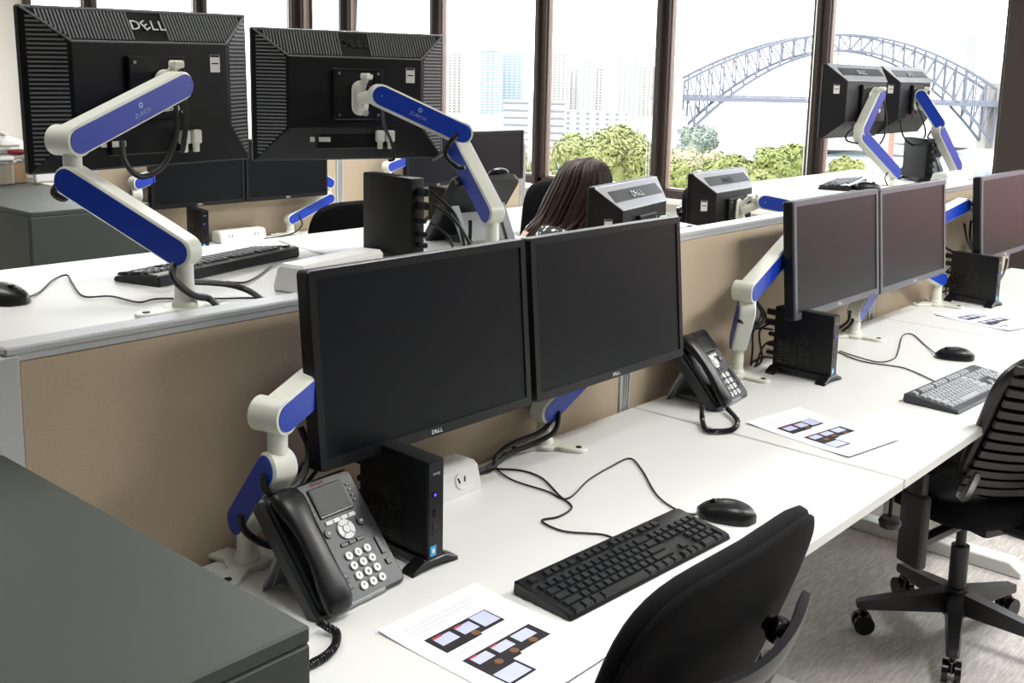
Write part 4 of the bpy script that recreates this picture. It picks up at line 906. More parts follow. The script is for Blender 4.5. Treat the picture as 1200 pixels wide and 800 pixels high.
def office_chair(label, loc, yaw, bw=0.44, bh=0.46, btop=0.99, bx=-0.25, tilt=14, style=1, base_rot=0.0, arms=False, group='black office chairs', rad=0.28, seat_z=0.47):
    r = thing('office_chair', label, 'chair', loc, (0, 0, yaw), group)
    # five-star base with castors
    for k in range(5):
        a = base_rot - yaw + k * 2 * PI / 5; T = Matrix.Rotation(a, 4, 'Z')
        m = MB(); m.loft([[Vector((0.03, y, z)) for y, z in ((-0.026, 0.085), (0.026, 0.085), (0.022, 0.145), (-0.022, 0.145))], [Vector((rad, y, z)) for y, z in ((-0.017, 0.075), (0.017, 0.075), (0.013, 0.1), (-0.013, 0.1))], [Vector((rad + 0.012, y, z)) for y, z in ((-0.012, 0.078), (0.012, 0.078), (0.01, 0.094), (-0.01, 0.094))]], T=T)
        leg = m.build('base_leg', chair_pl, r)
        m = MB(); cx_ = rad - 0.01
        for s in (-1, 1): m.cyl((cx_, s * 0.008, 0.029), (cx_, s * 0.024, 0.029), 0.029, n=20, T=T)
        m.box((cx_, 0, 0.045), (0.03, 0.018, 0.04), 0.006, T=T); m.cyl((cx_, 0, 0.055), (cx_, 0, 0.085), 0.008, n=10, T=T); m.build('caster', blackg, leg)
    m = MB(); m.cyl((0, 0, 0.07), (0, 0, 0.155), 0.033, n=22); m.build('hub', chair_pl, r)
    m = MB(); m.cyl((0, 0, 0.15), (0, 0, 0.28), 0.025, n=20); m.cyl((0, 0, 0.28), (0, 0, seat_z - 0.06), 0.014, n=18); m.build('gas_column', chair_pl, r)
    m = MB(); m.box((-0.02, 0, seat_z - 0.065), (0.26, 0.16, 0.05), 0.012, seg=2); mc = m.build('tilt_mechanism', chair_pl, r)
    m = MB(); m.tube([(0.02, -0.05, seat_z - 0.07), (0.02, -0.22, seat_z - 0.072), (0.02, -0.27, seat_z - 0.075)], 0.008, 8, 3); m.build('lever', blackp2, mc)
    pm = pad_mesh(0.48, 0.47, 0.07, 0.008, 0.0); T = frame((0.02, 0, seat_z - 0.005), (0, 0, 1), (0, 1, 0), (-1, 0, 0))
    m = MB(); m.add(pm.v, pm.f, T); m.build('seat', chair_fab, r, angle=60)
    # backrest
    tl = math.radians(tilt); up = Vector((-math.sin(tl), 0, math.cos(tl))); fw = Vector((math.cos(tl), 0, math.sin(tl)))
    topc = Vector((bx, 0, btop)); cen = topc - up * (bh / 2)
    T = frame(cen, fw, Vector((0, 1, 0)), up)
    if style == 1:
        pm = pad_mesh(bw, bh, 0.03, 0.018, 0.10, bow=0.008); m = MB(); m.add(pm.v, pm.f, T); m.build('backrest', chair_fab, r, angle=60)
        pm = pad_mesh(bw * 0.992, bh * 0.992, 0.014, 0.018, 0.10, bow=0.008); m = MB(); m.add([v - Vector((0.02, 0, 0)) if False else (v[0] - 0.0145, v[1], v[2]) for v in pm.v], pm.f, T); m.build('back_shell', chair_fab, r, angle=60)
        for s in (-1, 1):
            m = MB(); m.sphere((-0.04, s * bw * 0.25, 0.085), (0.018, 0.02, 0.02), 14, 8, T); m.cyl((-0.02, s * bw * 0.25, 0.085), (-0.05, s * bw * 0.25, 0.085), 0.012, n=12, T=T); m.build('knob', blackg, r)
        m = MB(); rings = []
        for k in range(17):
            q = -1 + 2 * k / 16; y = q * bw * 0.37; x = -0.072 + 0.036 * q * q; hh = 0.024 * (1 - 0.35 * abs(q) ** 4)
            rings.append([Vector((x + dx, y, 0.10 + 0.012 * q * q + dz * hh)) for dx, dz in ((-0.007, -1), (0.005, -0.8), (0.005, 0.8), (-0.007, 1), (-0.011, 0.5), (-0.011, -0.5))])
        m.loft(rings, T=T); m.build('lumbar_bar', chair_pl, r)
        m = MB(); b0 = Vector((-0.12, 0, seat_z - 0.06))
        for s in (-1, 1):
            m.tube([b0 + Vector((0, s * 0.05, 0)), Vector((bx * 0.85, s * 0.06, seat_z - 0.03)), T @ Vector((-0.07, s * 0.07, -bh * 0.5)), T @ Vector((-0.062, s * 0.06, 0.085))], 0.014, 8, 5)
        m.build('back_upright', chair_pl, r)
    else:
        pm = pad_mesh(bw, bh, 0.02, 0.05, 0.1, bow=0.03)
        pm2 = pad_mesh(bw * 0.97, bh * 0.97, 0.008, 0.06, 0.1, bow=0.02); m = MB(); m.add([(v[0] - 0.008, v[1], v[2]) for v in pm2.v], pm2.f, T); m.build('back_mesh', chair_fab, r, angle=60)
        # open frame rim with ribs across
        m = MB(); na = 44; ring = []
        for i in range(na):
            a = 2 * PI * i / na; c, s = math.cos(a), math.sin(a); y = math.copysign(abs(c) ** 0.5, c) * bw / 2; z = math.copysign(abs(s) ** 0.5, s) * bh / 2
            ring.append(T @ Vector((0.06 * (y / (bw / 2)) ** 2 + 0.02 * (z / (bh / 2)) ** 2, y * (1 - 0.06 * (1 - z / (bh / 2))), z)))
        m.tube(ring + ring[:2], 0.016, 8, 1); m.build('back_rim', chair_pl, r)
        for k in range(13):
            z = -bh * 0.43 + bh * 0.86 * k / 12
            m = MB(); rr_ = []
            for q in range(13):
                y = (-1 + 2 * q / 12) * bw * 0.47; x = 0.06 * (y / (bw / 2)) ** 2 + 0.02 * (z / (bh / 2)) ** 2
                rr_.append([T @ Vector((x - 0.02 + dx, y, z + dz)) for dx, dz in ((-0.004, -0.010), (0.004, -0.010), (0.004, 0.010), (-0.004, 0.010))])
            m.loft(rr_); m.build('back_rib', M('grey_rib', (46, 46, 50), 0.5, var=0.08), r)
        m = MB(); m.tube([Vector((-0.12, 0, seat_z - 0.06)), Vector((bx - 0.02, 0, seat_z - 0.02)), T @ Vector((-0.05, 0, -bh * 0.45)), T @ Vector((-0.04, 0, 0.0))], 0.028, 10, 5); m.build('back_spine', chair_pl, r)
        for s in (-1, 1):
            m = MB(); m.loft([[T @ Vector((0.035 + dx, s * bw * 0.42 + dy, z)) for dx, dy in ((-0.012, -0.012), (0.012, -0.012), (0.012, 0.012), (-0.012, 0.012))] for z in (-bh * 0.5, -bh * 0.28)]); m.build('lumbar_slider', steel, r)
    if arms:
        for s in (-1, 1):
            m = MB(); m.tube([(-0.06, s * 0.06, seat_z - 0.075), (-0.12, s * 0.3, seat_z - 0.075)], 0.017, 10, 1); ar = m.build('arm_rod', chair_pl, r)
            m = MB(); m.box((-0.12, s * 0.31, seat_z - 0.03), (0.085, 0.032, 0.2), 0.014, seg=3); m.box((-0.12, s * 0.31, seat_z + 0.1), (0.06, 0.026, 0.12), 0.01, seg=2); m.build('arm_upright', chair_pl, r)
            m = MB(); m.box((-0.1, s * 0.31, seat_z + 0.16), (0.22, 0.085, 0.028), 0.012, seg=3); m.build('arm_pad', chair_fab, r)
    return r
office_chair('black padded office chair with rear crossbar in the foreground', (0.665, -1.05, 0), PI, bw=0.47, bh=0.5, btop=0.998, bx=-0.275, tilt=20, base_rot=0.5)
office_chair('black ribbed-back office chair on its star base at the second desk', (0.605, 0.79, 0), math.radians(156), bw=0.46, bh=0.44, btop=0.905, bx=-0.36, tilt=22, style=2, base_rot=math.radians(1), arms=True, rad=0.265, seat_z=0.46)
office_chair('empty black chair turned to the far desks beyond the raised desk', (-1.78, 0.47, 0), math.radians(176), bw=0.5, bh=0.5, btop=1.08, bx=-0.22, tilt=8, base_rot=0.2)
office_chair('empty black chair between the far desk and the seated woman', (-2.02, 1.86, 0), math.radians(183), bw=0.48, bh=0.5, btop=1.06, bx=-0.22, tilt=8, base_rot=0.4)
office_chair('empty black chair behind the lone monitor at the middle desk', (-1.28, 2.66, 0), math.radians(15), bw=0.46, bh=0.45, btop=1.01, bx=-0.22, tilt=8, base_rot=0.1)
WY = math.radians(52); HIP = Vector((-1.235, 0.90, 0))
office_chair('black chair the woman is sitting on', HIP + Vector((0.03, 0.04, 0)), WY, bw=0.44, bh=0.42, btop=0.965, bx=-0.2, tilt=6, base_rot=0.3)

# ================================================================== THE SEATED WOMAN
skin_m = M('skin', (196, 148, 122), 0.5, var=0.05, vscale=30)
hair_m = M('brown_hair', (38, 20, 12), 0.5, var=0.5, vscale=18, spec=0.3)
floral = bpy.data.materials.new('floral_print'); floral.use_nodes = True; nt = floral.node_tree; bb = nt.nodes['Principled BSDF']; bb.inputs['Roughness'].default_value = 0.85
tc = nt.nodes.new('ShaderNodeTexCoord'); vo = nt.nodes.new('ShaderNodeTexVoronoi'); vo.inputs['Scale'].default_value = 42; nt.links.new(tc.outputs['Object'], vo.inputs['Vector'])
ns = nt.nodes.new('ShaderNodeTexNoise'); ns.inputs['Scale'].default_value = 30; ad = nt.nodes.new('ShaderNodeMath'); ad.operation = 'MULTIPLY_ADD'; ad.inputs[1].default_value = 0.5; nt.links.new(tc.outputs['Object'], ns.inputs['Vector'])
nt.links.new(ns.outputs['Fac'], ad.inputs[0]); nt.links.new(vo.outputs['Distance'], ad.inputs[2])
rp = nt.nodes.new('ShaderNodeValToRGB'); rp.color_ramp.interpolation = 'CONSTANT'; rp.color_ramp.elements[0].color = lin((206, 206, 200)) + (1,); rp.color_ramp.elements[1].position = 0.62; rp.color_ramp.elements[1].color = lin((24, 26, 30)) + (1,)
nt.links.new(ad.outputs[0], rp.inputs[0]); nt.links.new(rp.outputs[0], bb.inputs['Base Color'])
def skinned(name, joints, edges, mat, parent, root_i=0, sub=2):
    me = bpy.data.meshes.new(name); me.from_pydata([j[0] for j in joints], edges, []); me.update()
    o = bpy.data.objects.new(name, me); COL.objects.link(o); o.parent = parent
    o.modifiers.new('Skin', 'SKIN').use_smooth_shade = True
    if not me.skin_vertices: me.attributes.new('dummy', 'FLOAT', 'POINT')
    bm = bmesh.new(); bm.from_mesh(me); ly = bm.verts.layers.skin.verify(); bm.verts.ensure_lookup_table()
    for v, j in zip(bm.verts, joints): rd = j[1]; v[ly].radius = rd if hasattr(rd, '__len__') else (rd, rd)
    bm.verts[root_i][ly].use_root = True
    bm.to_mesh(me); bm.free()
    s = o.modifiers.new('Subdivision', 'SUBSURF'); s.levels = sub; s.render_levels = sub
    me.materials.append(mat); return o
pw = thing('person', 'seated woman with long brown hair and floral top, bent towards her monitor', 'person', HIP, (0, 0, WY))
Jn = []; Ed = []
def J(p, r_, prev=None):
    Jn.append((p, r_)); i = len(Jn) - 1
    if prev is not None: Ed.append((prev, i))
    return i
pel = J((0, 0, 0.55), (0.13, 0.10)); wa = J((0.04, 0, 0.70), (0.11, 0.085), pel); ch = J((0.12, 0, 0.87), (0.125, 0.09), wa); nb = J((0.19, 0, 0.985), (0.07, 0.055), ch); nk = J((0.235, 0, 1.03), (0.047, 0.047), nb)
hd = J((0.275, 0, 1.085), (0.07, 0.07), nk); hd2 = J((0.305, 0, 1.14), (0.078, 0.085), hd); hd3 = J((0.30, 0, 1.195), (0.055, 0.06), hd2)
ns_ = J((0.385, 0, 1.10), (0.012, 0.012), hd2)
for s in (-1, 1):
    hp = J((0.03, s * 0.09, 0.535), (0.085, 0.085), pel); kn = J((0.42, s * 0.11, 0.50), (0.06, 0.06), hp); an = J((0.40, s * 0.11, 0.10), (0.038, 0.038), kn); to = J((0.53, s * 0.12, 0.035), (0.03, 0.025), an)
    sh = J((0.14, s * 0.155, 0.93), (0.055, 0.055), ch); el = J((0.26, s * 0.21, 0.765), (0.04, 0.04), sh); wr = J((0.48, s * 0.10, 0.775), (0.027, 0.022), el); pa = J((0.545, s * 0.085, 0.775), (0.032, 0.014), wr)
    er = J((0.29, s * 0.088, 1.12), (0.016, 0.02), hd2)
    for f in range(4):
        yy = s * (0.062 + 0.017 * f); l = (0.055, 0.066, 0.07, 0.062)[f]
        k1 = J((0.575, yy, 0.777), (0.009, 0.009), pa); k2 = J((0.575 + l * 0.6, yy, 0.772), (0.008, 0.008), k1); J((0.575 + l, yy, 0.760), (0.007, 0.007), k2)
    t1 = J((0.53, s * 0.045, 0.768), (0.010, 0.010), pa); J((0.565, s * 0.03, 0.760), (0.008, 0.008), t1)
skinned('body', Jn, Ed, skin_m, pw)
Jc = [((0, 0, 0.56), (0.145, 0.115)), ((0.04, 0, 0.70), (0.125, 0.1)), ((0.12, 0, 0.87), (0.145, 0.105)), ((0.18, 0, 0.965), (0.088, 0.07)), ((0.14, 0.165, 0.925), (0.072, 0.07)), ((0.25, 0.215, 0.775), (0.055, 0.055)), ((0.14, -0.165, 0.925), (0.072, 0.07)), ((0.25, -0.215, 0.775), (0.055, 0.055))]
skinned('floral_top', Jc, [(0, 1), (1, 2), (2, 3), (2, 4), (4, 5), (2, 6), (6, 7)], floral, pw)
Jt = [((0.0, 0, 0.545), (0.14, 0.11))]; Et = []
for s in (-1, 1):
    b = len(Jt); Jt += [((0.04, s * 0.095, 0.53), (0.098, 0.095)), ((0.42, s * 0.11, 0.50), (0.072, 0.072)), ((0.40, s * 0.11, 0.13), (0.055, 0.055))]; Et += [(0, b), (b, b + 1), (b + 1, b + 2)]
skinned('trousers', Jt, Et, M('dark_trousers', (32, 34, 44), 0.9, var=0.1, vscale=200), pw)
# hair: cap and long falling locks
m = MB(); rnd = random.Random(3); hc = Vector((0.295, 0, 1.135))
m.sphere((0.283, 0, 1.143), (0.112, 0.102, 0.105), 20, 12)
for k in range(230):
    a = rnd.uniform(0.55, 2 * PI - 0.55)     # leave the face open towards +x
    s0 = hc + Vector((0.02, rnd.uniform(-0.02, 0.02), 0.105)); el_ = rnd.uniform(0.9, 1.05)
    dx, dy = math.cos(a), math.sin(a); R_ = rnd.uniform(0.098, 0.118)
    p1 = hc + Vector((dx * R_ * 0.7, dy * R_ * 0.7, 0.082)); p2 = hc + Vector((dx * R_ * 1.0 - 0.01, dy * R_ * 0.98, 0.01)); p3 = hc + Vector((dx * R_ * 1.02 - 0.06, dy * R_ * 1.05, -0.10)); L_ = rnd.uniform(0.17, 0.27)
    p4 = hc + Vector((dx * R_ * 0.95 - 0.115 + rnd.uniform(-0.03, 0.02), dy * R_ * 1.15 + rnd.uniform(-0.015, 0.015), -L_))
    m.tube([s0, p1, p2, p3, p4], rnd.uniform(0.006, 0.0105), 5, 3)
m.build('hair', hair_m, pw, angle=80)

# ================================================================== THINGS ON THE FAR CABINET
zt = 1.01
clear = M('clear_plastic', (225, 228, 226), 0.15, var=0.02); clear.node_tree.nodes['Principled BSDF'].inputs['Transmission Weight'].default_value = 0.85
snack = M('yellow_snacks', (214, 160, 62), 0.7, var=0.35, vscale=60)
def tub(label, p, w, h, fill, mat):
    r = thing('storage_tub', label, 'tub', p)
    m = MB(); m.prism(rrect(w, w, w * 0.2, 4), 0, h, None, 0.004); m.build('tub_wall', clear, r)
    m = MB(); m.prism(rrect(w * 0.92, w * 0.92, w * 0.18, 4), 0.004, h * fill, None, 0.003); m.build('contents', mat, r)
    m = MB(); m.prism(rrect(w * 1.04, w * 1.04, w * 0.2, 4), h, h + 0.018, None, 0.004); m.build('lid', white_p, r)
    return r
tub('clear tub of yellow snacks on the far dark cabinet', P_(16, 214, 'z', zt), 0.1, 0.115, 0.8, snack)
tub('clear tub of oat-coloured snacks at the picture edge on the far cabinet', P_(2, 216, 'z', zt), 0.09, 0.11, 0.85, M('oat_snacks', (190, 168, 138), 0.8, var=0.3, vscale=70))
r = thing('napkin_box', 'grey and white box standing beside the snack tubs', 'box', P_(36, 212, 'z', zt))
MB().box((0, 0, 0.05), (0.07, 0.13, 0.1), 0.005).build('box_body', M('pale_grey_card', (168, 168, 172), 0.7, var=0.04), r)
MB().box((0.037, 0, 0.055), (0.003, 0.1, 0.07), 0.001).build('front_flap', white_p, r)
r = thing('white_folder', 'bright white upright folder leaning by the partition on the far cabinet', 'folder', P_(57, 214, 'z', zt))
MB().box((0, 0, 0.075), (0.02, 0.14, 0.15), 0.003, rot=rotm(0, -0.12, 0)).build('cover', white_p, r)
MB().box((0.006, 0, 0.08), (0.016, 0.132, 0.145), 0.001, rot=rotm(0, -0.12, 0)).build('pages', paper_m, r)
p = P_(12, 214, 'z', zt)
r = thing('paper_bag', 'crumpled white bag lying on top of the snack tubs', 'bag', p + Vector((-0.02, -0.01, 0.135)))
m = MB(); rn = random.Random(5); rings = []
for k in range(9):
    t = k / 8; rr_ = 0.075 * math.sin(PI * min(1, 0.12 + t * 0.9)) ** 0.7; rings.append([Vector((rr_ * math.cos(q) * rn.uniform(0.85, 1.1), rr_ * 1.2 * math.sin(q) * rn.uniform(0.85, 1.1), 0.085 * t)) for q in [2 * PI * i / 14 for i in range(14)]])
m.loft(rings); m.build('bag_body', white_p, r, angle=20)
MB().box((0, 0, 0.088), (0.05, 0.02, 0.012), 0.003).build('bag_fold', white_p, r)
r = thing('hand_tool', 'tool with a dark red handle lying across the snack tubs', 'tool', p + Vector((0.07, 0.03, 0.145)), (0, 0, math.radians(75)))
MB().lathe([(0.004, -0.06), (0.012, -0.05), (0.014, -0.01), (0.009, 0.03), (0.004, 0.04)], 14, Matrix.Rotation(PI / 2, 4, 'Y')).build('handle', red_m, r)
MB().cyl((-0.04, 0, 0), (-0.14, 0, 0), 0.004, n=10).build('shaft', steel, r)

# ================================================================== BELOW THE NEAR DESKS
r = thing('power_puck', 'small black round device hanging under the gap between the near desks', 'device', (0.69, 0.03, 0.615))
MB().lathe([(0.01, -0.014), (0.022, -0.012), (0.025, 0.0), (0.02, 0.009), (0.006, 0.013)], 18).build('puck', blackp2, r)
MB().cyl((0, 0, 0.010), (0, 0, 0.089), 0.005, n=10).build('stem', blackp2, r)

# ================================================================== OUTSIDE
ZW = -90.0     # harbour level below the office floor
water_m = M('harbour_water', (117, 131, 139), 0.12, var=0.1, vscale=0.02, bump=0.4, bscale=0.05)
m = MB(); m.add([(-3500, 150, ZW), (3500, 150, ZW), (3500, 6000, ZW), (-3500, 6000, ZW)], [(0, 1, 2, 3)]); m.add([(-3500, 150, ZW - 2), (3500, 150, ZW - 2), (3500, 6000, ZW - 2), (-3500, 6000, ZW - 2)], [(3, 2, 1, 0)])
tag(m.build('harbour', water_m), 'pale harbour water below the bridge', 'water', kind='stuff')
grass_m = M('hill_grass', (117, 125, 66), 0.95, var=0.3, vscale=0.15)
def mound(name, label, c, rx, ry, h, mat, seed=0, cat='hill'):
    rn = random.Random(seed); m = MB(); rings = []
    for k in range(7):
        t = k / 6; rr_ = math.cos(t * PI / 2) * 0.98 + 0.02; rings.append([Vector((c[0] + rx * rr_ * math.cos(q) * rn.uniform(0.94, 1.06), c[1] + ry * rr_ * math.sin(q) * rn.uniform(0.94, 1.06), c[2] + h * math.sin(t * PI / 2))) for q in [2 * PI * i / 40 for i in range(40)]])
    m.loft(rings); return tag(m.build(name, mat), label, cat)
# ground of the park hill under the trees, falling to the harbour
g = MB(); N = 14; vs = []; fs = []
for i in range(N + 1):
    for j in range(N + 1):
        x = -160 + 240 * i / N; y = 8 + 300 * j / N; z = -32 - 56 * (j / N) ** 2 + 3 * math.sin(i * 1.3) * math.cos(j * 0.9)
        vs.append((x, y, z))
for i in range(N):
    for j in range(N): a = i * (N + 1) + j; fs.append((a, a + N + 1, a + N + 2, a + 1))
g.add(vs, fs); struct(g.build('ground', grass_m))
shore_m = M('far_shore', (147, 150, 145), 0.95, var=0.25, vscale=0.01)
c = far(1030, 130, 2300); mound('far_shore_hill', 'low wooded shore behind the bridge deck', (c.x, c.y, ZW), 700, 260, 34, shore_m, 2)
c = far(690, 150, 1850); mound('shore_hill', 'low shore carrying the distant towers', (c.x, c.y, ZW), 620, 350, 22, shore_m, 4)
# ---- buildings
def win_mat(name, wall, glass_c, sx, sz, fx=0.55, fz=0.5, rough=0.4):
    if name in MATS: return MATS[name]
    m = bpy.data.materials.new(name); m.use_nodes = True; nt = m.node_tree; b = nt.nodes['Principled BSDF']; b.inputs['Roughness'].default_value = rough
    tc = nt.nodes.new('ShaderNodeTexCoord'); sp = nt.nodes.new('ShaderNodeSeparateXYZ'); nt.links.new(tc.outputs['Object'], sp.inputs[0])
    def cell(sock, per, frac):
        d = nt.nodes.new('ShaderNodeMath'); d.operation = 'DIVIDE'; d.inputs[1].default_value = per; nt.links.new(sock, d.inputs[0])
        f = nt.nodes.new('ShaderNodeMath'); f.operation = 'FRACT'; nt.links.new(d.outputs[0], f.inputs[0])
        l = nt.nodes.new('ShaderNodeMath'); l.operation = 'LESS_THAN'; l.inputs[1].default_value = frac; nt.links.new(f.outputs[0], l.inputs[0]); return l.outputs[0]
    xy = nt.nodes.new('ShaderNodeMath'); xy.operation = 'ADD'; nt.links.new(sp.outputs[0], xy.inputs[0]); nt.links.new(sp.outputs[1], xy.inputs[1])
    a = cell(xy.outputs[0], sx, fx); z = cell(sp.outputs[2], sz, fz)
    mu = nt.nodes.new('ShaderNodeMath'); mu.operation = 'MULTIPLY'; nt.links.new(a, mu.inputs[0]); nt.links.new(z, mu.inputs[1])
    mx = nt.nodes.new('ShaderNodeMix'); mx.data_type = 'RGBA'; mx.inputs[6].default_value = lin(wall) + (1,); mx.inputs[7].default_value = lin(glass_c) + (1,)
    nt.links.new(mu.outputs[0], mx.inputs[0]); nt.links.new(mx.outputs[2], b.inputs['Base Color']); MATS[name] = m; return m
def building(label, x0, x1, ytop, D_, mat, depth=0.8, yaw=None, plant=True, zbase=ZW):
    a = far(x0, ytop, D_); b = far(x1, ytop, D_); c = (a + b) / 2; w = (b - a).length; h = c.z - zbase
    d = (b - a); ang = math.atan2(d.y, d.x) + (0.0 if yaw is None else yaw)
    r = thing('tower_building' if h > w else 'low_building', label, 'building', (c.x, c.y, zbase), (0, 0, ang))
    dp = w * depth
    MB().box((0, dp / 2, h / 2), (w, dp, h), w * 0.01).build('facade', mat, r)
    MB().box((0, dp / 2, h + h * 0.004), (w * 1.01, dp * 1.01, h * 0.008)).build('roof_slab', M('concrete_roof', (145, 145, 144), 0.9, var=0.05, vscale=0.1), r)
    if plant: MB().box((w * 0.1, dp / 2, h + h * 0.025), (w * 0.4, dp * 0.5, h * 0.035)).build('plant_room', M('plant_room', (148, 148, 148), 0.9, var=0.05, vscale=0.1), r)
    return r
glz = win_mat('blue_glass_tower', (153, 159, 164), (111, 128, 142), 9, 5, 0.8, 0.6, 0.25)
wA = win_mat('cream_flats', (167, 162, 156), (98, 97, 95), 8, 5, 0.4, 0.45); wB = win_mat('white_tower', (169, 167, 167), (103, 105, 111), 9, 4.6, 0.35, 0.5)
wC = win_mat('white_bands', (172, 170, 167), (100, 101, 106), 60, 6, 0.93, 0.35); wD = win_mat('grey_tower', (159, 159, 161), (86, 91, 94), 7, 5, 0.5, 0.5)
building('wide pale blue glass tower beyond the far monitors', 549, 590, 60, 1900, glz, 0.6)
building('narrower glass tower right behind the blue glass one', 588, 614, 63, 1980, glz, 0.6)
building('cream tower peeping over the tilted rear monitor', 518, 546, 64, 1950, wA, 0.6)
building('pale tower touching the left window mullion, many small windows', 643, 667, 62, 2000, wA, 0.6)
building('short pale block between two pale towers', 668, 681, 84, 2050, wB, 0.6)
building('pale tower with a dark central window strip', 681, 699, 70, 1950, wB, 0.6)
building('slim grey tower beside the dark window strip', 699, 708, 80, 1960, wD, 0.6)
building('broad pale tower left of the bridge mullion', 725, 752, 62, 2000, wB, 0.6)
building('low pale tower half behind the bridge mullion', 750, 770, 78, 2100, wA, 0.6)
building('long low white building with window bands above the trees', 590, 662, 119, 900, wC, 0.35)
building('low white terrace behind the round tree', 662, 735, 131, 1000, wB, 0.3, plant=False)
building('white block with slanted window bands below the bridge end', 783, 806, 138, 420, wC, 0.8, zbase=-80)
building('low white wharf building under the bridge', 838, 888, 141, 800, M('wharf_white', (169, 167, 166), 0.8, var=0.03, vscale=0.05), 0.4, plant=False)
building('faint grey tower far behind the bridge', 1134, 1147, 44, 3600, wD, 0.6)
building('faint white tower far behind the bridge end', 1150, 1164, 54, 3700, wB, 0.6)
building('faint low tower beside the dark column', 1166, 1176, 78, 3500, wB, 0.6)
brick_m = win_mat('red_brick_flats', (139, 66, 55), (117, 72, 64), 3, 3.2, 0.4, 0.5, 0.7)
r = thing('brick_building', 'red brick building outside, mirrored in the grey-framed monitors', 'building', (8.5, 19.0, ZW))
MB().box((0, 4, 45.9), (13, 8, 91.8), 0.05).build('facade', brick_m, r)
MB().box((0, 4, 92.0), (13.4, 8.4, 0.5)).build('roof_slab', M('concrete_roof', (145, 145, 144), 0.9), r)
# ---- steel arch bridge
bridge_m = M('bridge_steel', (97, 99, 109), 0.6, var=0.06, vscale=0.05)
Dc = 1330; cen = far(985, 118, Dc); viewdir = (Vector((cen.x, cen.y, 0)) - Vector((CAM.x, CAM.y, 0))).normalized(); perp = Vector((viewdir.y, -viewdir.x, 0))
obl = math.radians(30); ax = (perp * math.cos(obl) + viewdir * math.sin(obl)).normalized(); wd = Vector((-ax.y, ax.x, 0))
zdk = cen.z
br = thing('arch_bridge', 'great steel arch bridge across the harbour', 'bridge', (cen.x, cen.y, zdk), (0, 0, math.atan2(ax.y, ax.x)))
HS = 203; NP = 28
def zt_(s): return 76 - 58 * abs(s) ** 1.9
def zl_(s): return 58 - 104 * abs(s) ** 2.0
for name, fn, rr_ in (('upper_chord', zt_, 1.9), ('lower_chord', zl_, 1.9)):
    for sy in (-12, 12):
        m = MB(); pts = [Vector((HS * (-1 + 2 * k / NP), sy, fn(-1 + 2 * k / NP))) for k in range(NP + 1)]
        m.tube(pts, rr_, 4, 1); m.build(name, bridge_m, br)
web = MB()
for sy in (-12, 12):
    for k in range(NP + 1):
        s = -1 + 2 * k / NP; x = HS * s
        web.cyl((x, sy, zt_(s)), (x, sy, zl_(s)), 1.1, n=4)
        if k < NP:
            s2 = -1 + 2 * (k + 1) / NP; x2 = HS * s2
            if s < 0: web.cyl((x, sy, zt_(s)), (x2, sy, zl_(s2)), 0.95, n=4)
            else: web.cyl((x, sy, zl_(s)), (x2, sy, zt_(s2)), 0.95, n=4)
tag(web.build('truss_web', bridge_m, br), None, None, None, 'stuff')
brace = MB()
for k in range(NP + 1):
    s = -1 + 2 * k / NP; brace.cyl((HS * s, -12, zt_(s)), (HS * s, 12, zt_(s)), 0.5, n=4)
    if k < NP: s2 = -1 + 2 * (k + 1) / NP; brace.cyl((HS * s, -12, zt_(s)), (HS * s2, 12, zt_(s2)), 0.4, n=4)
tag(brace.build('top_bracing', bridge_m, br), None, None, None, 'stuff')
hang = MB()
for sy in (-12, 12):
    for k in range(NP + 1):
        s = -1 + 2 * k / NP
        if abs(zl_(s)) > 2: hang.cyl((HS * s, sy, zl_(s)), (HS * s, sy, 0), 0.5, n=4)
tag(hang.build('hanger', bridge_m, br), None, None, None, 'stuff')
m = MB(); m.box((70, 0, -1), (HS * 2 + 200, 28, 5)); m.box((70, -14, 3), (HS * 2 + 200, 0.6, 2.0)); m.build('road_deck', bridge_m, br)
stone = M('pylon_stone', (153, 147, 141), 0.9, var=0.08, vscale=0.1)
for sx in (-1, 1):
    for sy in (-1, 1):
        m = MB(); x = sx * (HS + 14); y = sy * 16
        m.loft([[Vector((x + a * k, y + b * k, z)) for a, b in ((-1, -1), (1, -1), (1, 1), (-1, 1))] for k, z in ((9, -56), (8, -2), (7, 24), (7.4, 25), (6.6, 28))]); m.build('pylon', stone, br)
m = MB()
for sx in (1,):
    for k in range(4):
        x = sx * (HS + 30 + k * 36); m.cyl((x, -10, -2), (x, -10, -45), 1.6, n=4); m.cyl((x, 10, -2), (x, 10, -45), 1.6, n=4); m.cyl((x, -10, -3), (x + sx * 42, -10, -12), 0.8, n=4); m.cyl((x, -10, -12), (x + sx * 42, -10, -3), 0.8, n=4); m.cyl((x, -10, -12), (x + sx * 42, -10, -12), 0.8, n=4)
tag(m.build('approach_truss', bridge_m, br), None, None, None, 'stuff')
# ---- red mast seen past the window desk
q = far(1041, 208, 55); r = thing('red_mast', 'salmon red mast standing outside behind the raised window desk', 'mast', (q.x, q.y, q.z - 6))
MB().lathe([(0.16, 0), (0.15, 5.8), (0.13, 8.6)], 14).build('mast_pole', M('salmon_paint', (167, 94, 81), 0.6, var=0.05), r)
MB().lathe([(0.19, 8.55), (0.19, 8.7), (0.05, 8.8)], 14).build('mast_cap', M('salmon_paint', (167, 94, 81), 0.6), r)
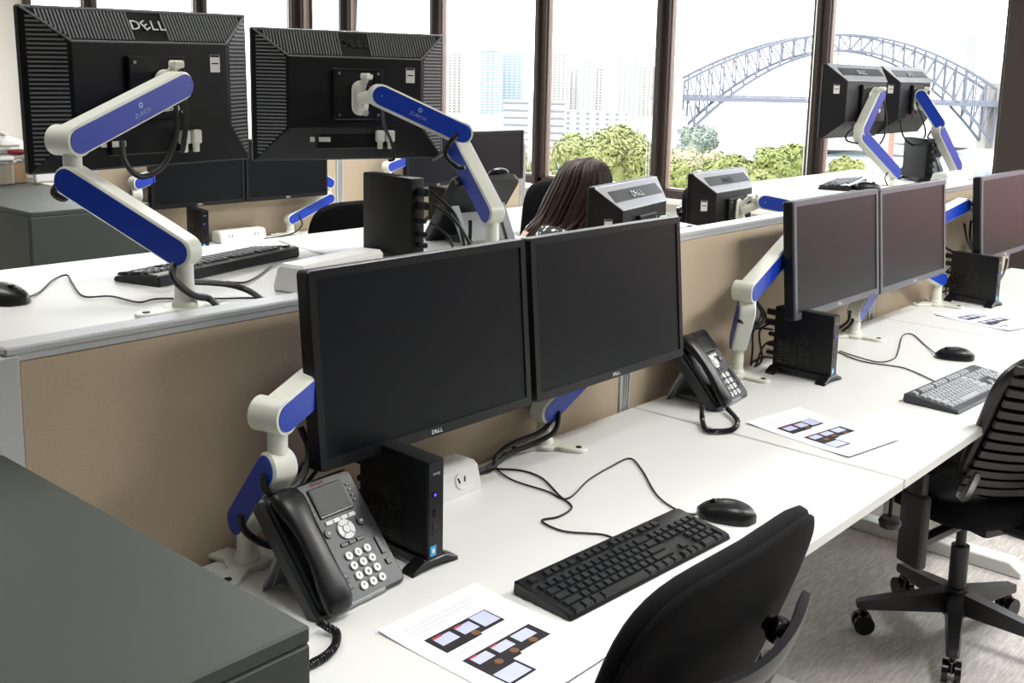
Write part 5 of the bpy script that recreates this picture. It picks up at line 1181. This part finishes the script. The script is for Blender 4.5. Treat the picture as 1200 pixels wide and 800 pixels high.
# ---- trees
LEAF = [M('leaf_yellow_green', (120, 124, 70), 0.7, var=0.35, vscale=0.8), M('leaf_green', (114, 120, 62), 0.7, var=0.35, vscale=0.8), M('leaf_grey_green', (117, 126, 116), 0.8, var=0.3, vscale=0.3), M('leaf_straw', (153, 148, 117), 0.8, var=0.25, vscale=0.5)]
bark = M('bark', (72, 61, 50), 0.9, var=0.3, vscale=3)
def tree(label, x, ytop, halfw, D_, mat, seed, leaf=0.3, n=5200, flat=0.8, ground=-34):
    rn = random.Random(seed); top = far(x, ytop, D_); R_ = halfw * D_ / 1260; c = Vector((top.x, top.y, top.z - R_ * flat))
    r = thing('park_tree', label, 'tree', (c.x, c.y, ground), 0, 'trees outside the windows')
    o = Vector((c.x, c.y, ground)); cl = [(Vector((0, 0, 0)), R_ * 0.72)]
    for k in range(16):
        a = rn.uniform(0, 2 * PI); e = rn.uniform(-0.35, 1.0); rr_ = R_ * rn.uniform(0.5, 0.72)
        cl.append((Vector((math.cos(a) * rr_ * math.sqrt(max(0, 1 - e * e * 0.8)), math.sin(a) * rr_ * math.sqrt(max(0, 1 - e * e * 0.8)), e * rr_ * flat)), R_ * rn.uniform(0.26, 0.42)))
    vs = []; fs = []
    for k in range(n):
        cc, cr_ = rn.choice(cl); u = rn.uniform(-1, 1); a = rn.uniform(0, 2 * PI); q = math.sqrt(1 - u * u); d = Vector((q * math.cos(a), q * math.sin(a), u))
        p = c - o + cc + Vector((d.x, d.y, d.z * 0.9)) * cr_ * rn.uniform(0.75, 1.05)
        nn = (d + Vector((rn.uniform(-0.7, 0.7), rn.uniform(-0.7, 0.7), rn.uniform(-0.3, 0.9)))).normalized(); t1 = nn.orthogonal().normalized(); t1 = Matrix.Rotation(rn.uniform(0, 6.28), 3, nn) @ t1; t2 = nn.cross(t1); l = leaf * rn.uniform(0.6, 1.3)
        b = len(vs); vs += [p - t1 * l, p + t2 * l * 0.45, p + t1 * l, p - t2 * l * 0.45]; fs.append((b, b + 1, b + 2, b + 3))
    m = MB(); m.v = [tuple(v) for v in vs]; m.f = fs; fo = m.build('foliage', mat, r); fo['kind'] = 'stuff'
    m = MB(); m.sphere((c - o), (R_ * 0.62, R_ * 0.62, R_ * 0.55), 14, 9); m.build('inner_foliage', mat, r)
    m = MB(); m.cyl((0, 0, 0), (0, 0, c.z - ground), R_ * 0.07, R_ * 0.04, 10); 
    for k in range(5): a = k * 1.3; m.cyl((0, 0, (c.z - ground) * 0.8), (math.cos(a) * R_ * 0.5, math.sin(a) * R_ * 0.5, c.z - ground + R_ * 0.1), R_ * 0.03, R_ * 0.01, 7)
    m.build('trunk', bark, r)
    return r
tree('big round yellow-green tree behind the seated woman', 706, 142, 74, 115, LEAF[0], 1, n=14000)
tree('yellow-green tree beside the bronze mullion at the far monitor', 598, 163, 32, 118, LEAF[0], 2)
tree('yellow-green bush-like tree behind the lone monitor', 800, 190, 30, 100, LEAF[0], 3, n=5200)
tree('wide green tree behind the lone monitor top', 856, 176, 36, 105, LEAF[1], 4, n=6000)
tree('tall green tree next to the dark mullion in front of the bridge', 921, 170, 38, 98, LEAF[1], 5, n=7500)
tree('small green tree showing past the dark mullion', 994, 184, 22, 96, LEAF[0], 6, n=4000)
tree('leafy tree below the harbour edge between two bigger trees', 884, 194, 26, 92, LEAF[0], 7, n=4000)
tree('grey-green tree beside the white banded block', 819, 140, 24, 300, LEAF[2], 8, leaf=0.5, n=6000, flat=1.1, ground=-40)
tree('straw-coloured tree in front of the white banded block', 806, 170, 22, 210, LEAF[3], 9, leaf=0.45, n=4500, ground=-40)
tree('second straw-coloured tree by the wharf building', 836, 176, 16, 190, LEAF[3], 10, leaf=0.4, n=3000, ground=-40)
